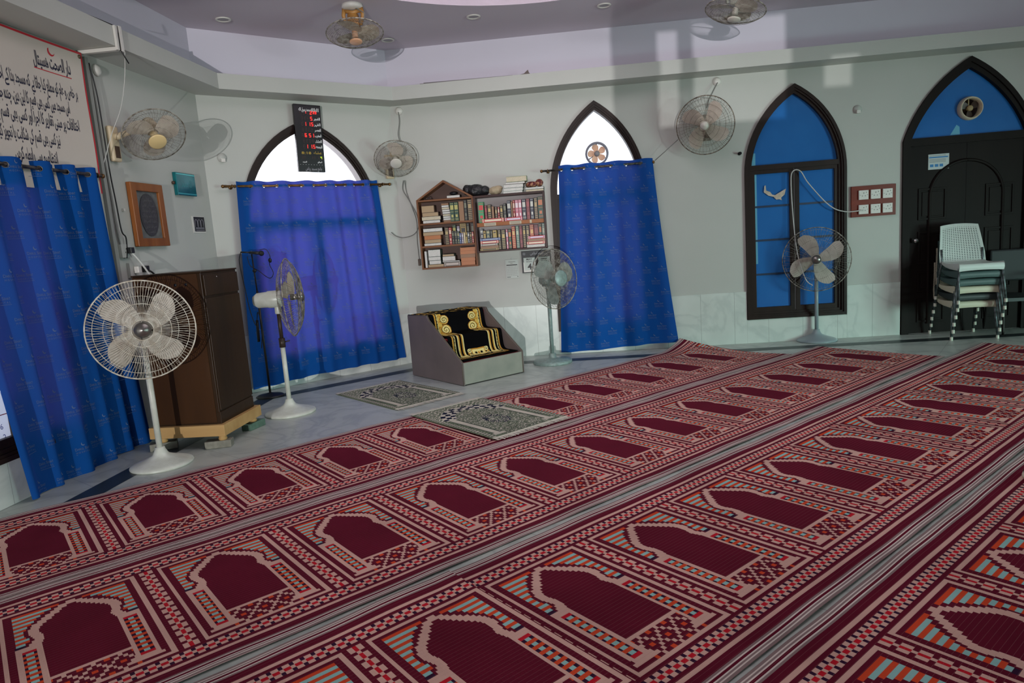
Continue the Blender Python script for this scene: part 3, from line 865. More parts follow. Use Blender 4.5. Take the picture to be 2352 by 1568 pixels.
def curtain(label, M, top, bot, zt, zb, nfold, seed, rod_z, bunch=0.0, phase=0.0, amp=(0.030, 0.038), depth0=0.0, hem=0.0):
    """top/bot = (x0, x1) of the upper and lower edges in the wall frame, y < 0 is the room side"""
    root = thing('curtain', label, 'curtain', M, 'blue printed curtains')
    r = random.Random(seed)
    ph = [r.uniform(0, 6.28) for _ in range(8)]
    def warp(s):
        # folds crowd together towards the bunched side
        if bunch > 0: return s + bunch * math.sin(PI * s) * (1 - s) * 0.9
        if bunch < 0: return s + bunch * math.sin(PI * s) * s * 0.9
        return s
    def P(s, t, off=0.0):
        z0, z1 = zt, zb[0] + (zb[1] - zb[0]) * s
        e = t ** 1.15
        x0 = top[0] + (bot[0] - top[0]) * e; x1 = top[1] + (bot[1] - top[1]) * e
        w = warp(s)
        A = amp[0] + (amp[1] - amp[0]) * t
        q = 2 * PI * nfold * w + phase
        ripple = 0.35 * math.sin(2 * PI * nfold * 0.43 * w + ph[0] + 1.3 * t) + 0.22 * math.sin(2 * PI * nfold * 1.9 * w + ph[1] + 0.8 * t)
        y = -A * (math.sin(q + 0.35 * t * math.sin(ph[2] + 9 * w)) * (1 - 0.35 * t) + ripple * min(1, 3 * t))
        y += depth0 * t - 0.012 * math.sin(2.2 * t + ph[3] + 3 * w) * t
        x = x0 + (x1 - x0) * s + 0.010 * math.sin(ph[4] + 14 * s + 2 * t) * t
        z = z0 + (z1 - z0) * t + (0.004 * math.sin(q + 0.6) * (1 - t) ** 6) + hem * math.sin(5 * s + ph[5]) * t
        return Vector((x, y - off, z))
    NX, NZ = max(96, int(nfold * 18)), 84
    W = ((top[1] - top[0]) + (bot[1] - bot[0])) / 2
    H = zt - zb[0]
    tr = (zt - rod_z) / H
    # eyelets where the cloth crosses the rod
    holes = []
    k = math.ceil((phase) / PI)
    sols = []
    for i in range(NX * 4):
        a = math.sin(2 * PI * nfold * warp(i / (NX * 4)) + phase); b = math.sin(2 * PI * nfold * warp((i + 1) / (NX * 4)) + phase)
        if a * b <= 0 and 0.02 < i / (NX * 4) < 0.985: sols.append((i + 0.5) / (NX * 4))
    hs = 0.030 / W; ht = 0.024 / H
    V = []; F = []
    idx = {}
    def vid(i, j):
        if (i, j) not in idx:
            idx[(i, j)] = len(V); V.append(P(i / NX, j / NZ))
        return idx[(i, j)]
    dead = set(); loops = []
    jc = max(2, int(round(tr * NZ)))
    for s0 in sols:
        ic = int(round(s0 * NX))
        if ic < 3 or ic > NX - 3: continue
        ri = max(2, int(round(hs * NX))); rj = max(1, int(round(ht * NZ)))
        cells = [(i, j) for i in range(ic - ri, ic + ri) for j in range(max(0, jc - rj), jc + rj)]
        if any(c in dead or c[0] < 0 or c[0] >= NX for c in cells): continue
        dead.update(cells)
        i0, i1, j0, j1 = ic - ri, ic + ri, max(0, jc - rj), jc + rj
        loop = [(i, j0) for i in range(i0, i1)] + [(i1, j) for j in range(j0, j1)] + [(i, j1) for i in range(i1, i0, -1)] + [(i0, j) for j in range(j1, j0, -1)]
        loops.append((loop, ic / NX, jc / NZ))
    for i in range(NX):
        for j in range(NZ):
            if (i, j) in dead: continue
            F.append((vid(i, j), vid(i + 1, j), vid(i + 1, j + 1), vid(i, j + 1)))
    rings = []
    for loop, sc, tc_ in loops:
        inner = []; pts = []
        for (i, j) in loop:
            ds, dt = (i / NX - sc) * W, (j / NZ - tc_) * H
            L = math.hypot(ds, dt)
            rr = 0.019
            p = P(sc + ds / L * rr / W, tc_ + dt / L * rr / H)
            inner.append(len(V)); V.append(p); pts.append(p)
        n = len(loop)
        for k in range(n):
            F.append((vid(*loop[k]), vid(*loop[(k + 1) % n]), inner[(k + 1) % n], inner[k]))
        rings.append(pts)
    mb = MB(); mb.smooth = True
    mb.add(V, F)
    # woven print, staggered rows, following the folds
    mb.mat = 1
    Lf = W * 1.32
    row = 0; y = -0.10
    while y > -H + 0.02:
        x = (row % 2) * 0.125 - 0.02
        while x < Lf:
            vs = []
            ok = True
            for (a, b) in PRV:
                s = (x + a) / Lf; t = -(y + b) / H
                if s < 0.001 or s > 0.999 or t < 0.001 or t > 0.999: ok = False; break
                vs.append(P(s, t, 0.0022))
            if ok: mb.add(vs, PRF, False)
            x += 0.25
        y -= 0.148; row += 1
    cl = mb.build('cloth', [M_['curtain'], M_['print']], root, fixn=False)
    for pts in rings:
        e = MB(); e.tube(pts, 0.0032, 5, True)
        e.build('eyelet', M_['dullmetal'], root)
    return root
M_['dullmetal'] = pmat('dull_metal', C(120, 118, 112), 0.35, 0.9)
M_['rodblack'] = pmat('chipped_black_rod', C(26, 24, 24), 0.4, 0.3, noise=(40, 0.12), c2=C(90, 84, 76))
def rod(label, M, x0, x1, z, mat, brackets):
    root = thing('curtain_rod', label, 'curtain rod', M)
    m = MB(); m.tube([(x0, 0, z), (x1, 0, z)], 0.0135, 12)
    m.build('rod', mat, root)
    for s, x in ((-1, x0), (1, x1)):
        f = MB(); f.lathe([(0.0145, 0), (0.019, 0.006), (0.019, 0.02), (0.012, 0.03), (0.0, 0.032)], 14, T(x, 0, z) @ RY(s * PI / 2))
        f.build('finial', M_['brass'], root)
    for x in brackets:
        b = MB(); b.ring(0.017, 0.005, 16, 6, 0, T(x, 0, z) @ RY(PI / 2)); b.tube([(x, 0.016, z), (x, 0.072, z - 0.006)], 0.007, 8)
        b.lathe([(0.022, 0), (0.022, 0.006), (0.0, 0.008)], 14, T(x, 0.0745, z - 0.006) @ RX(PI / 2))
        b.build('bracket', M_['brass'], root)
OFFW = 0.082
WBf = WB @ T(0, -OFFW, 0); WCf = WC @ T(0, -OFFW, 0); WAf = WA @ T(0, -OFFW, 0)
rod('brass curtain rod over the window with the digital clock', WBf, 0.15, 2.15, 2.333, M_['brass'], (0.235, 2.065))
rod('chipped black and brass curtain rod over the window beside the bookshelves', WCf, 1.885, 3.24, 2.345, M_['rodblack'], (1.95, 3.20))
rod('chipped black curtain rod under the hospital banner on the left', WAf, 8.30, 10.16, 2.300, M_['rodblack'], (8.4, 10.105))
curtain('blue printed curtain glowing violet under the digital clock', WBf, (0.275, 1.995), (0.17, 2.16), 2.385, (0.055, 0.11), 6.6, 5, 2.333, bunch=-0.10, phase=2.4, hem=0.012)
curtain('blue printed curtain to the right of the bookshelves', WCf, (2.085, 3.245), (1.985, 3.475), 2.395, (0.03, 0.085), 3.6, 11, 2.345, bunch=0.10, phase=-0.9, amp=(0.028, 0.036), hem=0.006)
curtain('large blue printed curtain at the left edge, behind the white pedestal fan', WAf, (8.62, 10.06), (8.86, 10.235), 2.35, (0.01, 0.0), 5.2, 23, 2.300, bunch=-0.08, phase=0.9, amp=(0.034, 0.046), hem=0.006)
# ---------------- fans ----------------
M_['fanwhite'] = pmat('fan_white_enamel', C(206, 210, 200), 0.35, noise=(14, 0.12), c2=C(194, 197, 186))
M_['fanwire'] = pmat('fan_guard_wire', C(216, 212, 198), 0.4, 0.0, noise=(25, 0.05), c2=C(188, 178, 160))
M_['fandusty'] = pmat('dusty_guard_wire', C(164, 160, 148), 0.55, 0.0, noise=(25, 0.12), c2=C(88, 78, 64))
M_['fanrust'] = pmat('rusty_guard_wire', C(142, 130, 112), 0.55, 0.0, noise=(30, 0.15), c2=C(60, 46, 36))
M_['fangreen'] = pmat('grey_green_enamel', C(130, 150, 146), 0.35, noise=(30, 0.10), c2=C(118, 136, 130))
M_['fangrey'] = pmat('grey_blue_enamel', C(142, 156, 160), 0.3)
M_['fancream'] = pmat('cream_plastic', C(206, 188, 156), 0.4)
M_['fanorange'] = pmat('orange_tan_enamel', C(190, 140, 76), 0.4, noise=(12, 0.18), c2=C(150, 104, 52))
M_['bladewhite'] = pmat('dusty_white_blade', C(204, 198, 186), 0.45, noise=(6, 0.25), c2=C(160, 152, 140))
M_['bladeclear'] = pmat('dusty_grey_blade', C(150, 158, 154), 0.4, noise=(6, 0.25), c2=C(116, 120, 114))
M_['bladepale'] = pmat('pale_translucent_blade', C(216, 206, 192), 0.45, noise=(6, 0.25), c2=C(192, 180, 164))
M_['bladebeige'] = pmat('beige_blade', C(196, 184, 164), 0.5, noise=(6, 0.25), c2=C(164, 150, 130))
M_['hubdark'] = pmat('dark_steel_hub', C(128, 124, 120), 0.3, 0.8)
M_['hubcream'] = pmat('cream_hub_cap', C(222, 196, 140), 0.4)
M_['hubwhite'] = pmat('off_white_hub_cap', C(206, 202, 190), 0.4)
M_['badge'] = pmat('red_badge', C(170, 40, 34), 0.5)

# the head looks along -y of its own frame; guards are built about that axis
def guard(mb, R, bulge, nsp, wr, rings, r0, y0, front=True, swirl=0.0, rim=0.0045, seg=7):
    s = -1 if front else 1
    def prof(r):
        q = r / R
        return y0 + s * bulge * (1 - q ** 2.6) ** 0.8 if q < 1 else y0
    for k in range(nsp):
        a0 = 2 * PI * k / nsp
        pts = []
        for i in range(seg + 1):
            r = r0 + (R - r0) * (i / seg) ** 0.9
            a = a0 + swirl * (1 - i / seg)
            pts.append((r * math.cos(a), prof(r), r * math.sin(a)))
        mb.tube(pts, wr, 4, caps=False)
    for q in rings:
        r = q * R
        mb.tube([(r * math.cos(2 * PI * k / 48), prof(r), r * math.sin(2 * PI * k / 48)) for k in range(48)], wr * 1.25, 5, True)
    if rim: mb.tube([(R * math.cos(2 * PI * k / 56), y0, R * math.sin(2 * PI * k / 56)) for k in range(56)], rim, 6, True)
def blade(R, r0, width, a0, y0, pitch=0.32, sweep=0.25, mb=None, th=0.0025):
    mb = mb or MB()
    n, m = 10, 6
    P = []
    for i in range(n + 1):
        q = i / n
        r = r0 + (R - r0) * q
        w = width * (0.42 + 0.58 * math.sin(min(1.0, q * 1.25) * PI / 2)) * (1 - 0.55 * max(0, (q - 0.72) / 0.28) ** 2.2)
        row = []
        for j in range(m + 1):
            t = j / m - 0.5
            a = a0 + sweep * q * q + t * w / r
            row.append((r * math.cos(a), y0 + t * w * math.tan(pitch) * (1 - 0.35 * q) + 0.02 * t * t * 4 * w, r * math.sin(a)))
        P.append(row)
    mb.smooth = True
    mb.grid(P)
    mb.grid([[(x, y + th, z) for x, y, z in row] for row in P])
    return mb
def fan_head(root, Mh, R, depth, mats, nblades, nsp=96, rings=(0.30, 0.42, 0.58, 0.9), hub='dome', hubR=0.055, swirl=0.12, a0=0.4, bw=0.19, wr=0.0013, motor=True, motorlen=0.17, motorR=0.062, rim=0.0055, backn=48):
    g = MB(); guard(g, R, depth * 0.55, nsp, wr, rings, hubR * 1.25, 0.0, True, swirl, rim)
    g.ring(hubR * 1.25, wr * 1.6, 32, 5, 0, T(0, -depth * 0.55, 0) @ RX(PI / 2))
    g.build('front_guard', mats['wire'], root, Mh, fixn=False)
    g = MB(); guard(g, R * 0.985, depth * 0.5, backn, wr, (0.36, 0.7), 0.075, 0.006, False, -swirl, 0)
    g.build('rear_guard', mats['wire'], root, Mh, fixn=False)
    for k in range(nblades):
        b = blade(R * 0.86, hubR * 0.8, R * bw * 2.2, a0 + 2 * PI * k / nblades, 0.01)
        b.build('blade', mats['blade'], root, Mh, fixn=False)
    h = MB()
    if hub == 'dome':
        h.lathe([(hubR, 0), (hubR, 0.012), (hubR * 0.92, 0.03), (hubR * 0.6, 0.047), (0.0, 0.054)], 24, T(0, -depth * 0.40, 0) @ RX(PI / 2))
        h.tube([(0, -0.0, 0), (0, -depth * 0.40, 0)], hubR * 0.55, 14)
    else:
        h.lathe([(hubR * 1.28, 0), (hubR * 1.28, 0.008), (hubR * 1.1, 0.014), (0.0, 0.018)], 28, T(0, -depth * 0.55 - 0.001, 0) @ RX(PI / 2))
        h.tube([(0, 0.02, 0), (0, -depth * 0.3, 0)], hubR * 0.6, 14)
    h.build('hub_cap', mats['hub'], root, Mh)
    if motor:
        m = MB()
        y1 = depth * 0.5 - 0.012
        m.lathe([(motorR * 0.98, 0), (motorR * 1.06, 0.02), (motorR * 1.06, motorlen * 0.45), (motorR * 0.98, motorlen * 0.5), (motorR * 0.92, motorlen * 0.85), (motorR * 0.55, motorlen), (0.0, motorlen + 0.004)], 24, T(0, y1, 0) @ RX(-PI / 2))
        m.build('motor_housing', mats['body'], root, Mh)
def face_matrix(loc, direction, roll=0.0):
    """frame whose -y axis points along direction"""
    d = Vector(direction).normalized()
    y = -d; x = y.cross(Vector((0, 0, 1))).normalized(); z = x.cross(y)
    return Matrix(((x.x, y.x, z.x, loc[0]), (x.y, y.y, z.y, loc[1]), (x.z, y.z, z.z, loc[2]), (0, 0, 0, 1))) @ RY(roll)

def pedestal_fan(label, x, y, face, R, hz, mats, style, tilt=0.05, nb=4, a0=0.4, base_r=0.24, axis_off=0.13, sleeve=None, hub='dome', **kw):
    root = thing('pedestal_fan', label, 'fan', T(x, y, 0), 'pedestal fans')
    b = MB()
    if style == 'cone':
        b.lathe([(base_r, 0.0005), (base_r + 0.004, 0.010), (base_r, 0.020), (base_r * 0.86, 0.034), (base_r * 0.5, 0.062), (base_r * 0.27, 0.085), (0.05, 0.105), (0.038, 0.13), (0.036, 0.145), (0.0, 0.146)], 40)
    else:
        b.lathe([(base_r, 0.0005), (base_r + 0.003, 0.006), (base_r + 0.003, 0.030), (base_r - 0.012, 0.044), (0.06, 0.066), (0.044, 0.07), (0.042, 0.12), (0.034, 0.124), (0.0, 0.125)], 40)
    b.build('base', mats['base'], root)
    f = Vector((face[0], face[1], 0)).normalized()
    zj = hz - 0.115
    p = MB(); p.tube([(0, 0, 0.12), (0, 0, zj if not sleeve else zj - 0.28)], 0.0225, 16)
    p.build('pole', mats['base'], root)
    if sleeve:
        s = MB(); s.tube([(0, 0, zj - 0.30), (0, 0, zj)], 0.0185, 14); s.tube([(0, 0, zj - 0.36), (0, 0, zj - 0.27)], 0.030, 14)
        s.tube([(0.02, 0, zj - 0.31), (0.075, 0.0, zj - 0.30)], 0.006, 6)
        s.build('height_sleeve', sleeve, root)
    n = MB()
    n.tube([(0, 0, zj - 0.03), (0, 0, zj + 0.05)], 0.031, 16)
    Mh0 = face_matrix((0, 0, hz), (f.x, f.y, tilt))
    n.M = Mh0
    n.box((0, 0.02, -0.062), (0.055, 0.13, 0.03)); n.M = Matrix()
    n.build('tilt_neck', mats['neck'], root, None, bevel=0.003)
    Mh = Mh0 @ T(0, -axis_off, 0.0)
    fan_head(root, Mh, R, 0.20, mats, nb, hub=hub, a0=a0, **kw)
    return root
mw = dict(wire=M_['fanwire'], blade=M_['bladewhite'], hub=M_['hubdark'], body=M_['fanwhite'], base=M_['fanwhite'], neck=M_['fanwhite'])
# front left, facing the camera
pedestal_fan('white pedestal fan in front of the large left curtain, facing the camera', -2.796, 5.179, (0.50, -0.87), 0.365, 1.07, mw, 'cone', tilt=0.05, nb=4, a0=0.62, base_r=0.225, hub='dome', nsp=104, rings=(0.34, 0.53, 0.87), bw=0.235, wr=0.0019, hubR=0.058, swirl=0.10)
# side on, beside the lectern
ms = dict(wire=M_['fandusty'], blade=M_['bladebeige'], hub=M_['hubdark'], body=M_['fanwhite'], base=M_['fanwhite'], neck=M_['fanwhite'])
pedestal_fan('white pedestal fan turned side on, in front of the violet curtain beside the lectern', -2.236, 6.624, (0.99, 0.12), 0.375, 1.135, ms, 'cone', tilt=0.02, nb=3, a0=0.5, base_r=0.24, sleeve=M_['brownsteel'] if 'brownsteel' in M_ else pmat('brown_steel', C(58, 46, 40), 0.45, 0.3), nsp=88, motorlen=0.26, motorR=0.078, rings=(0.4, 0.62, 0.9), wr=0.0015)
mg = dict(wire=M_['fandusty'], blade=M_['bladeclear'], hub=M_['fangreen'], body=M_['fangreen'], base=M_['fangreen'], neck=M_['fangreen'])
pedestal_fan('grey-green pedestal fan standing between the stepped pulpit and the right-hand curtain', 0.482, 8.275, (0.60, -0.80), 0.355, 1.02, mg, 'flat', tilt=0.08, nb=3, a0=0.2, base_r=0.235, nsp=110, rings=(0.36, 0.62, 0.92), bw=0.30, wr=0.0014, hubR=0.075, hub='flat')
mb4 = dict(wire=M_['fandusty'], blade=M_['bladewhite'], hub=M_['hubdark'], body=M_['fangrey'], base=M_['fangrey'], neck=M_['fangrey'])
pedestal_fan('blue-grey pedestal fan with four bare blades, in front of the blue glass window', 3.819, 8.466, (-0.40, -0.917), 0.385, 1.02, mb4, 'cone', tilt=0.03, nb=4, a0=0.30, base_r=0.235, nsp=72, rings=(0.4, 0.62, 0.93), bw=0.225, wr=0.0013, hubR=0.055, backn=40, swirl=0.05)

# wall fans
def wall_fan(label, M, head, face, R, mats, plate, arm_from, nb=3, hub='flat', **kw):
    """M = wall frame; head = centre of the guard in it; face = look direction in it"""
    root = thing('wall_fan', label, 'fan', M @ T(plate[0], 0, plate[1]), 'wall fans')
    o = Vector((plate[0], 0, plate[1]))
    p = MB(); p.bb(-0.055, 0.055, -0.045, -0.001, -0.15, 0.15)
    pl = p.build('wall_plate', mats['body'], root, None, bevel=0.014)
    b = MB(); b.bb(-0.03, 0.03, -0.049, -0.044, -0.12, -0.02)
    b.build('switch_panel', M_['brownpanel'], pl)
    Mh = face_matrix(Vector(head) - o, face)
    back = (Vector(head) - o) - Vector(face).normalized() * (0.20)
    a = MB(); a.tube([(0, -0.03, 0.06), (0, -0.07, 0.06), tuple(back * 0.5 + Vector((0, -0.06, 0.03)) * 0.5), tuple(back)], [0.03, 0.028, 0.024, 0.028], 12)
    a.build('arm', mats['body'], root)
    fan_head(root, Mh, R, 0.17, mats, nb, hub=hub, motorlen=0.13, **kw)
    return root
M_['brownpanel'] = pmat('brown_panel', C(70, 48, 34), 0.4)
wa = dict(wire=M_['fandusty'], blade=M_['bladepale'], hub=M_['hubcream'], body=M_['fancream'], base=M_['fancream'], neck=M_['fancream'])
wf = wall_fan('cream wall fan above the wooden framed plaque on the left wall', WA, (10.64, -0.30, 2.675), (-0.47, -0.50, -0.66), 0.262, wa, (10.475, 2.60), None, nb=3, a0=0.5, nsp=110, rings=(0.5, 0.8), bw=0.36, wr=0.0011, hubR=0.058, swirl=0.35)
wb = dict(wire=M_['fandusty'], blade=M_['bladepale'], hub=M_['hubwhite'], body=M_['fancream'], base=M_['fancream'], neck=M_['fancream'])
_h = WB.inverted() @ (WC @ Vector((0.085, -0.30, 2.62)))
_f = WB.inverted().to_3x3() @ (WC.to_3x3() @ Vector((0.18, -0.70, -0.62)))
wall_fan('small cream wall fan in the corner above the gabled bookshelf', WB, tuple(_h), tuple(_f), 0.262, wb, (2.215, 2.555), None, nb=3, a0=1.4, nsp=100, rings=(0.45, 0.8), bw=0.36, wr=0.0011, hubR=0.055, swirl=0.35)
wc = dict(wire=M_['fanrust'], blade=M_['bladepale'], hub=M_['hubwhite'], body=M_['fandusty'], base=M_['fandusty'], neck=M_['fandusty'])
wall_fan('large rusty wire wall fan between the two pointed windows', WC, (3.85, -0.30, 2.70), (-0.28, -0.92, -0.16), 0.335, wc, (3.92, 2.70), None, nb=4, hub='dome', a0=0.8, nsp=104, rings=(0.35, 0.52, 0.72, 0.9), bw=0.25, wr=0.0014, hubR=0.05, swirl=0.08)

# ceiling fans
def ceiling_fan(label, x, y, z, R, face, mats, mount):
    root = thing('ceiling_fan', label, 'fan', T(x, y, CEIL), 'caged ceiling fans')
    dz = z - CEIL
    c = MB(); c.lathe([(0.105, -0.001), (0.105, -0.03), (0.085, -0.045), (0.0, -0.05)], 28, RX(0) )
    c.build('canopy', M_['white'], root)
    yk = MB()
    for s in (-1, 1):
        yk.tube([(s * 0.085, 0, -0.035), (s * 0.098, 0, -0.10), (s * 0.092, 0, dz + 0.15), (s * 0.07, 0, dz + 0.075)], [0.022, 0.02, 0.018, 0.013], 8)
    yk.tube([(-0.09, 0, -0.055), (0, 0, -0.075), (0.09, 0, -0.055)], 0.02, 8)
    yk.build('yoke', mount, root)
    Mh = face_matrix((0, 0, dz), face)
    fan_head(root, Mh, R, 0.15, mats, 3, hub='flat', a0=1.9, nsp=100, rings=(0.5, 0.8), bw=0.36, wr=0.0012, hubR=0.05, swirl=0.35, motorlen=0.15, motorR=0.062)
    w = MB(); w.tube([(0.03, -0.03, -0.04), (0.12, -0.04, dz * 0.35), (0.11, -0.02, dz * 0.55), (0.045, 0, dz * 0.62)], 0.005, 6)
    w.build('supply_wire', M_['wire_grey'], root)
    return root
mc = dict(wire=M_['fandusty'], blade=M_['bladebeige'], hub=pmat('salmon_hub_cap', C(220, 168, 130), 0.4), body=M_['fanorange'], base=M_['fanorange'], neck=M_['fanorange'])
ceiling_fan('caged ceiling fan on an orange-tan yoke, above the digital clock', -1.36, 7.35, 3.71, 0.285, (0.06, -0.22, -1.0), mc, M_['fanorange'])
mc2 = dict(wire=M_['fandusty'], blade=M_['bladewhite'], hub=M_['hubwhite'], body=M_['fanwhite'], base=M_['fanwhite'], neck=M_['fanwhite'])
ceiling_fan('grey caged ceiling fan cut off by the top edge of the picture, right of centre', 2.44, 7.15, 3.605, 0.29, (-0.22, -0.10, -1.0), mc2, M_['fanwhite'])
# exhaust fans set in the glass
def exhaust(label, M, x, z, R, mats, nb, depth):
    root = thing('exhaust_fan', label, 'exhaust fan', M @ T(x, 0.05, z))
    h = MB()
    n = 40
    P = [[(r * math.cos(2 * PI * k / n), y, r * math.sin(2 * PI * k / n)) for k in range(n + 1)] for r, y in ((R, 0.03), (R * 1.06, 0.0), (R * 1.06, -0.02), (R * 0.96, -depth), (R * 0.88, -depth), (R * 0.86, 0.03))]
    h.grid(P)
    h.build('housing_ring', mats[0], root)
    for k in range(nb):
        b = blade(R * 0.84, R * 0.2, R * 0.62, 0.5 + 2 * PI * k / nb, -0.01, 0.3, 0.1)
        b.build('blade', mats[1], root, fixn=False)
    if nb < 5:
        sh = MB(); sh.lathe([(R * 0.9, 0.034), (0.0, 0.036)], 32, RX(-PI / 2)); sh.build('dark_backing', M_['brownpanel'], root)  # brown disc added behind the blades to make the interior look dark
    m = MB(); m.lathe([(R * 0.25, 0), (R * 0.25, 0.04), (R * 0.2, 0.052), (0, 0.056)], 20, T(0, 0.01, 0) @ RX(PI / 2))
    m.build('motor', mats[2], root)
    for k in range(2 if nb < 5 else 3):
        s = MB()
        a = PI / 2 + k * PI / (1 if nb < 5 else 1.5)
        s.tube([(R * .2 * math.cos(a), 0.012, R * .2 * math.sin(a)), (R * .95 * math.cos(a), 0.012, R * .95 * math.sin(a))], 0.007, 6)
        s.build('strut', mats[2], root)
    return root
exhaust('round exhaust fan with tan blades set in the bright pointed window', WC, 2.575, 2.515, 0.138, (pmat('grey_fan_ring', C(120, 120, 130), 0.4), pmat('tan_blade', C(214, 172, 142), 0.5), pmat('grey_motor', C(130, 126, 126), 0.5)), 5, 0.05)  # backlight through the blades is put into their lighter tan
exhaust('round cream exhaust fan set in the blue fanlight over the door', WC, 6.997, 2.676, 0.13, (pmat('cream_fan_ring', C(200, 188, 164), 0.4), pmat('brown_blade', C(60, 44, 34), 0.4), pmat('cream_motor', C(170, 150, 110), 0.5)), 3, 0.07)
# ---------------- digital prayer clock ----------------
M_['clockface'] = pmat('black_clock_face', C(14, 12, 16), 0.25)
M_['ledred'] = emat('red_led', C(255, 40, 34), 2.2)
M_['ledoff'] = pmat('unlit_led', C(52, 18, 16), 0.4)
M_['ledyellow'] = emat('amber_led', C(170, 140, 40), 0.35)
M_['ledgreen'] = emat('lime_led', C(190, 220, 40), 1.2)
M_['ledwhite'] = pmat('white_lettering', C(235, 235, 235), 0.5)
M_['greywriting'] = pmat('grey_lettering', C(170, 168, 176), 0.5)
ck = thing('digital_clock', 'tall black digital prayer-time clock hanging in front of the round-topped window', 'clock', WB @ T(1.01, -0.05, 2.49) @ RY(0.02) @ RX(0.02))
CW, CH = 0.325, 0.765
m = MB(); m.bb(0, CW, -0.03, 0.015, 0, CH)
m.build('case', M_['clockface'], ck, None, bevel=0.006)
yy = -0.0312
w = MB()
put_text(w, fit_text(shape('لا اله الا الله محمد رسول الله'), CW * 0.74, 0.052, 'CENTER', bold=0.03), CW * 0.55, yy, CH - 0.075)
rowz = [0.588, 0.524, 0.461, 0.397, 0.333, 0.270]
for nm, z in zip(['الفجر', 'الظہر', 'العصر', 'المغرب', 'العشاء', 'الجمعه'], rowz):
    put_text(w, fit_text(shape(nm), 0.078, 0.042, 'RIGHT', bold=0.02), CW - 0.018, yy, z + 0.006)
put_text(w, fit_text(shape('المدینہ'), 0.05, 0.022, 'LEFT', bold=0.03), 0.055, yy, 0.108)
put_text(w, fit_text(shape('الموافق'), 0.055, 0.022, 'RIGHT', bold=0.03), CW - 0.035, yy, 0.108)
for k in range(9): w.bb(0.02 + k * 0.033, 0.03 + k * 0.033, yy - 0.0003, yy, 0.083, 0.085)
w.build('printed_lettering', M_['ledwhite'], ck, fixn=False)
w = MB(); put_text(w, fit_text(shape('جامع مسجد ریاض'), 0.20, 0.052, 'CENTER'), CW * 0.56, yy, 0.022)
w.build('name_lettering', M_['greywriting'], ck, fixn=False)
on = MB(); off = MB()
def seg_row(z, txt, x0=0.075, h=0.042, wd=0.023, gap=0.036):
    x = x0
    for ch in txt:
        if ch == ':':
            for q in (0.3, 0.65): on.bb(x + 0.004, x + 0.011, yy - 0.0004, yy, z + h * q, z + h * q + 0.007)
            x += 0.02; continue
        if ch == ' ': x += 0.014; continue
        if ch == '_': seg_digit(off, '8', x, yy, z, wd, h, 0.005)
        else: seg_digit(on, ch, x, yy, z, wd, h, 0.0055)
        x += gap
seg_row(0.652, '__:_2', 0.062, 0.042)
seg_row(0.663, '23', 0.226, 0.030, 0.018, 0.024)
seg_row(rowz[0], '___5', 0.082); seg_row(rowz[1], '_1 15', 0.075); seg_row(rowz[2], '____', 0.08)
seg_row(rowz[3], '_6 51', 0.072); seg_row(rowz[4], '____', 0.08); seg_row(rowz[5], '_1 15', 0.075)
off_o = off
on.build('red_digits', M_['ledred'], ck, fixn=False)
ye = MB()
put_text(ye, fit_text('8:18', 0.115, 0.042), 0.05, yy, 0.203)
put_text(ye, fit_text(shape('عشاء'), 0.10, 0.045, 'RIGHT'), CW - 0.03, yy, 0.207)
ye.build('amber_lettering', M_['ledyellow'], ck, fixn=False)
for x in (0.05, 0.075, 0.17, 0.195, 0.245): seg_digit(off, '8', x, yy, 0.150, 0.016, 0.032, 0.004)
off.build('unlit_digits', M_['ledoff'], ck, fixn=False)
gr = MB(); seg_digit(gr, '4', 0.275, yy, 0.150, 0.018, 0.032, 0.0045)
gr.build('lime_digit', M_['ledgreen'], ck, fixn=False)

# ---------------- banner on the left wall ----------------
M_['bannercloth'] = pmat('banner_vinyl', C(206, 198, 186), 0.55, noise=(1.5, 0.3), c2=C(196, 188, 178))
M_['bannered'] = pmat('red_border', C(190, 28, 44), 0.5)
M_['ink'] = pmat('dark_ink', C(26, 30, 56), 0.6)
M_['ringbrass'] = pmat('banner_eyelet', C(110, 92, 70), 0.4, 0.8)
BU0, BU1, BZ0, BZ1 = 8.25, 10.185, 2.16, 3.275
bn = thing('banner', 'white hospital notice banner with red border above the large left curtain', 'banner', WA @ T(BU1, -0.045, BZ0))
BW, BH = BU1 - BU0, BZ1 - BZ0
def bpos(x, z, off=0.0): return (x, -0.006 - off - 0.006 * math.sin(z * 4 + x * 2) ** 2 - 0.004 * math.sin(x * 5), z)
m = MB(); m.grid([[bpos(-BW + BW * i / 24, BH * j / 14) for j in range(15)] for i in range(25)])
m.build('sheet', M_['bannercloth'], bn)
m = MB()
for a, b, c, d in ((-BW, 0.0, BH - 0.016, BH), (-0.016, 0.0, 0.0, BH)):
    n = 24
    if b - a > 0.5: m.grid([[bpos(a + (b - a) * i / n, z, 0.0012) for z in (c, d)] for i in range(n + 1)])
    else: m.grid([[bpos(x, c + (d - c) * i / n, 0.0012) for x in (a, b)] for i in range(n + 1)])
m.build('border', M_['bannered'], bn, fixn=False)
def banner_text(mb, s, xr, z, width, h, bold=0.0):
    vs, fs = fit_text(shape(s), width, h, 'RIGHT', bold=bold)
    mb.add([bpos(xr + a, z + b, 0.0014) for a, b in vs], fs, False)
m = MB()
banner_text(m, 'دار الصحت ھسپتال', -0.150, 0.915, 0.385, 0.135, 0.025)
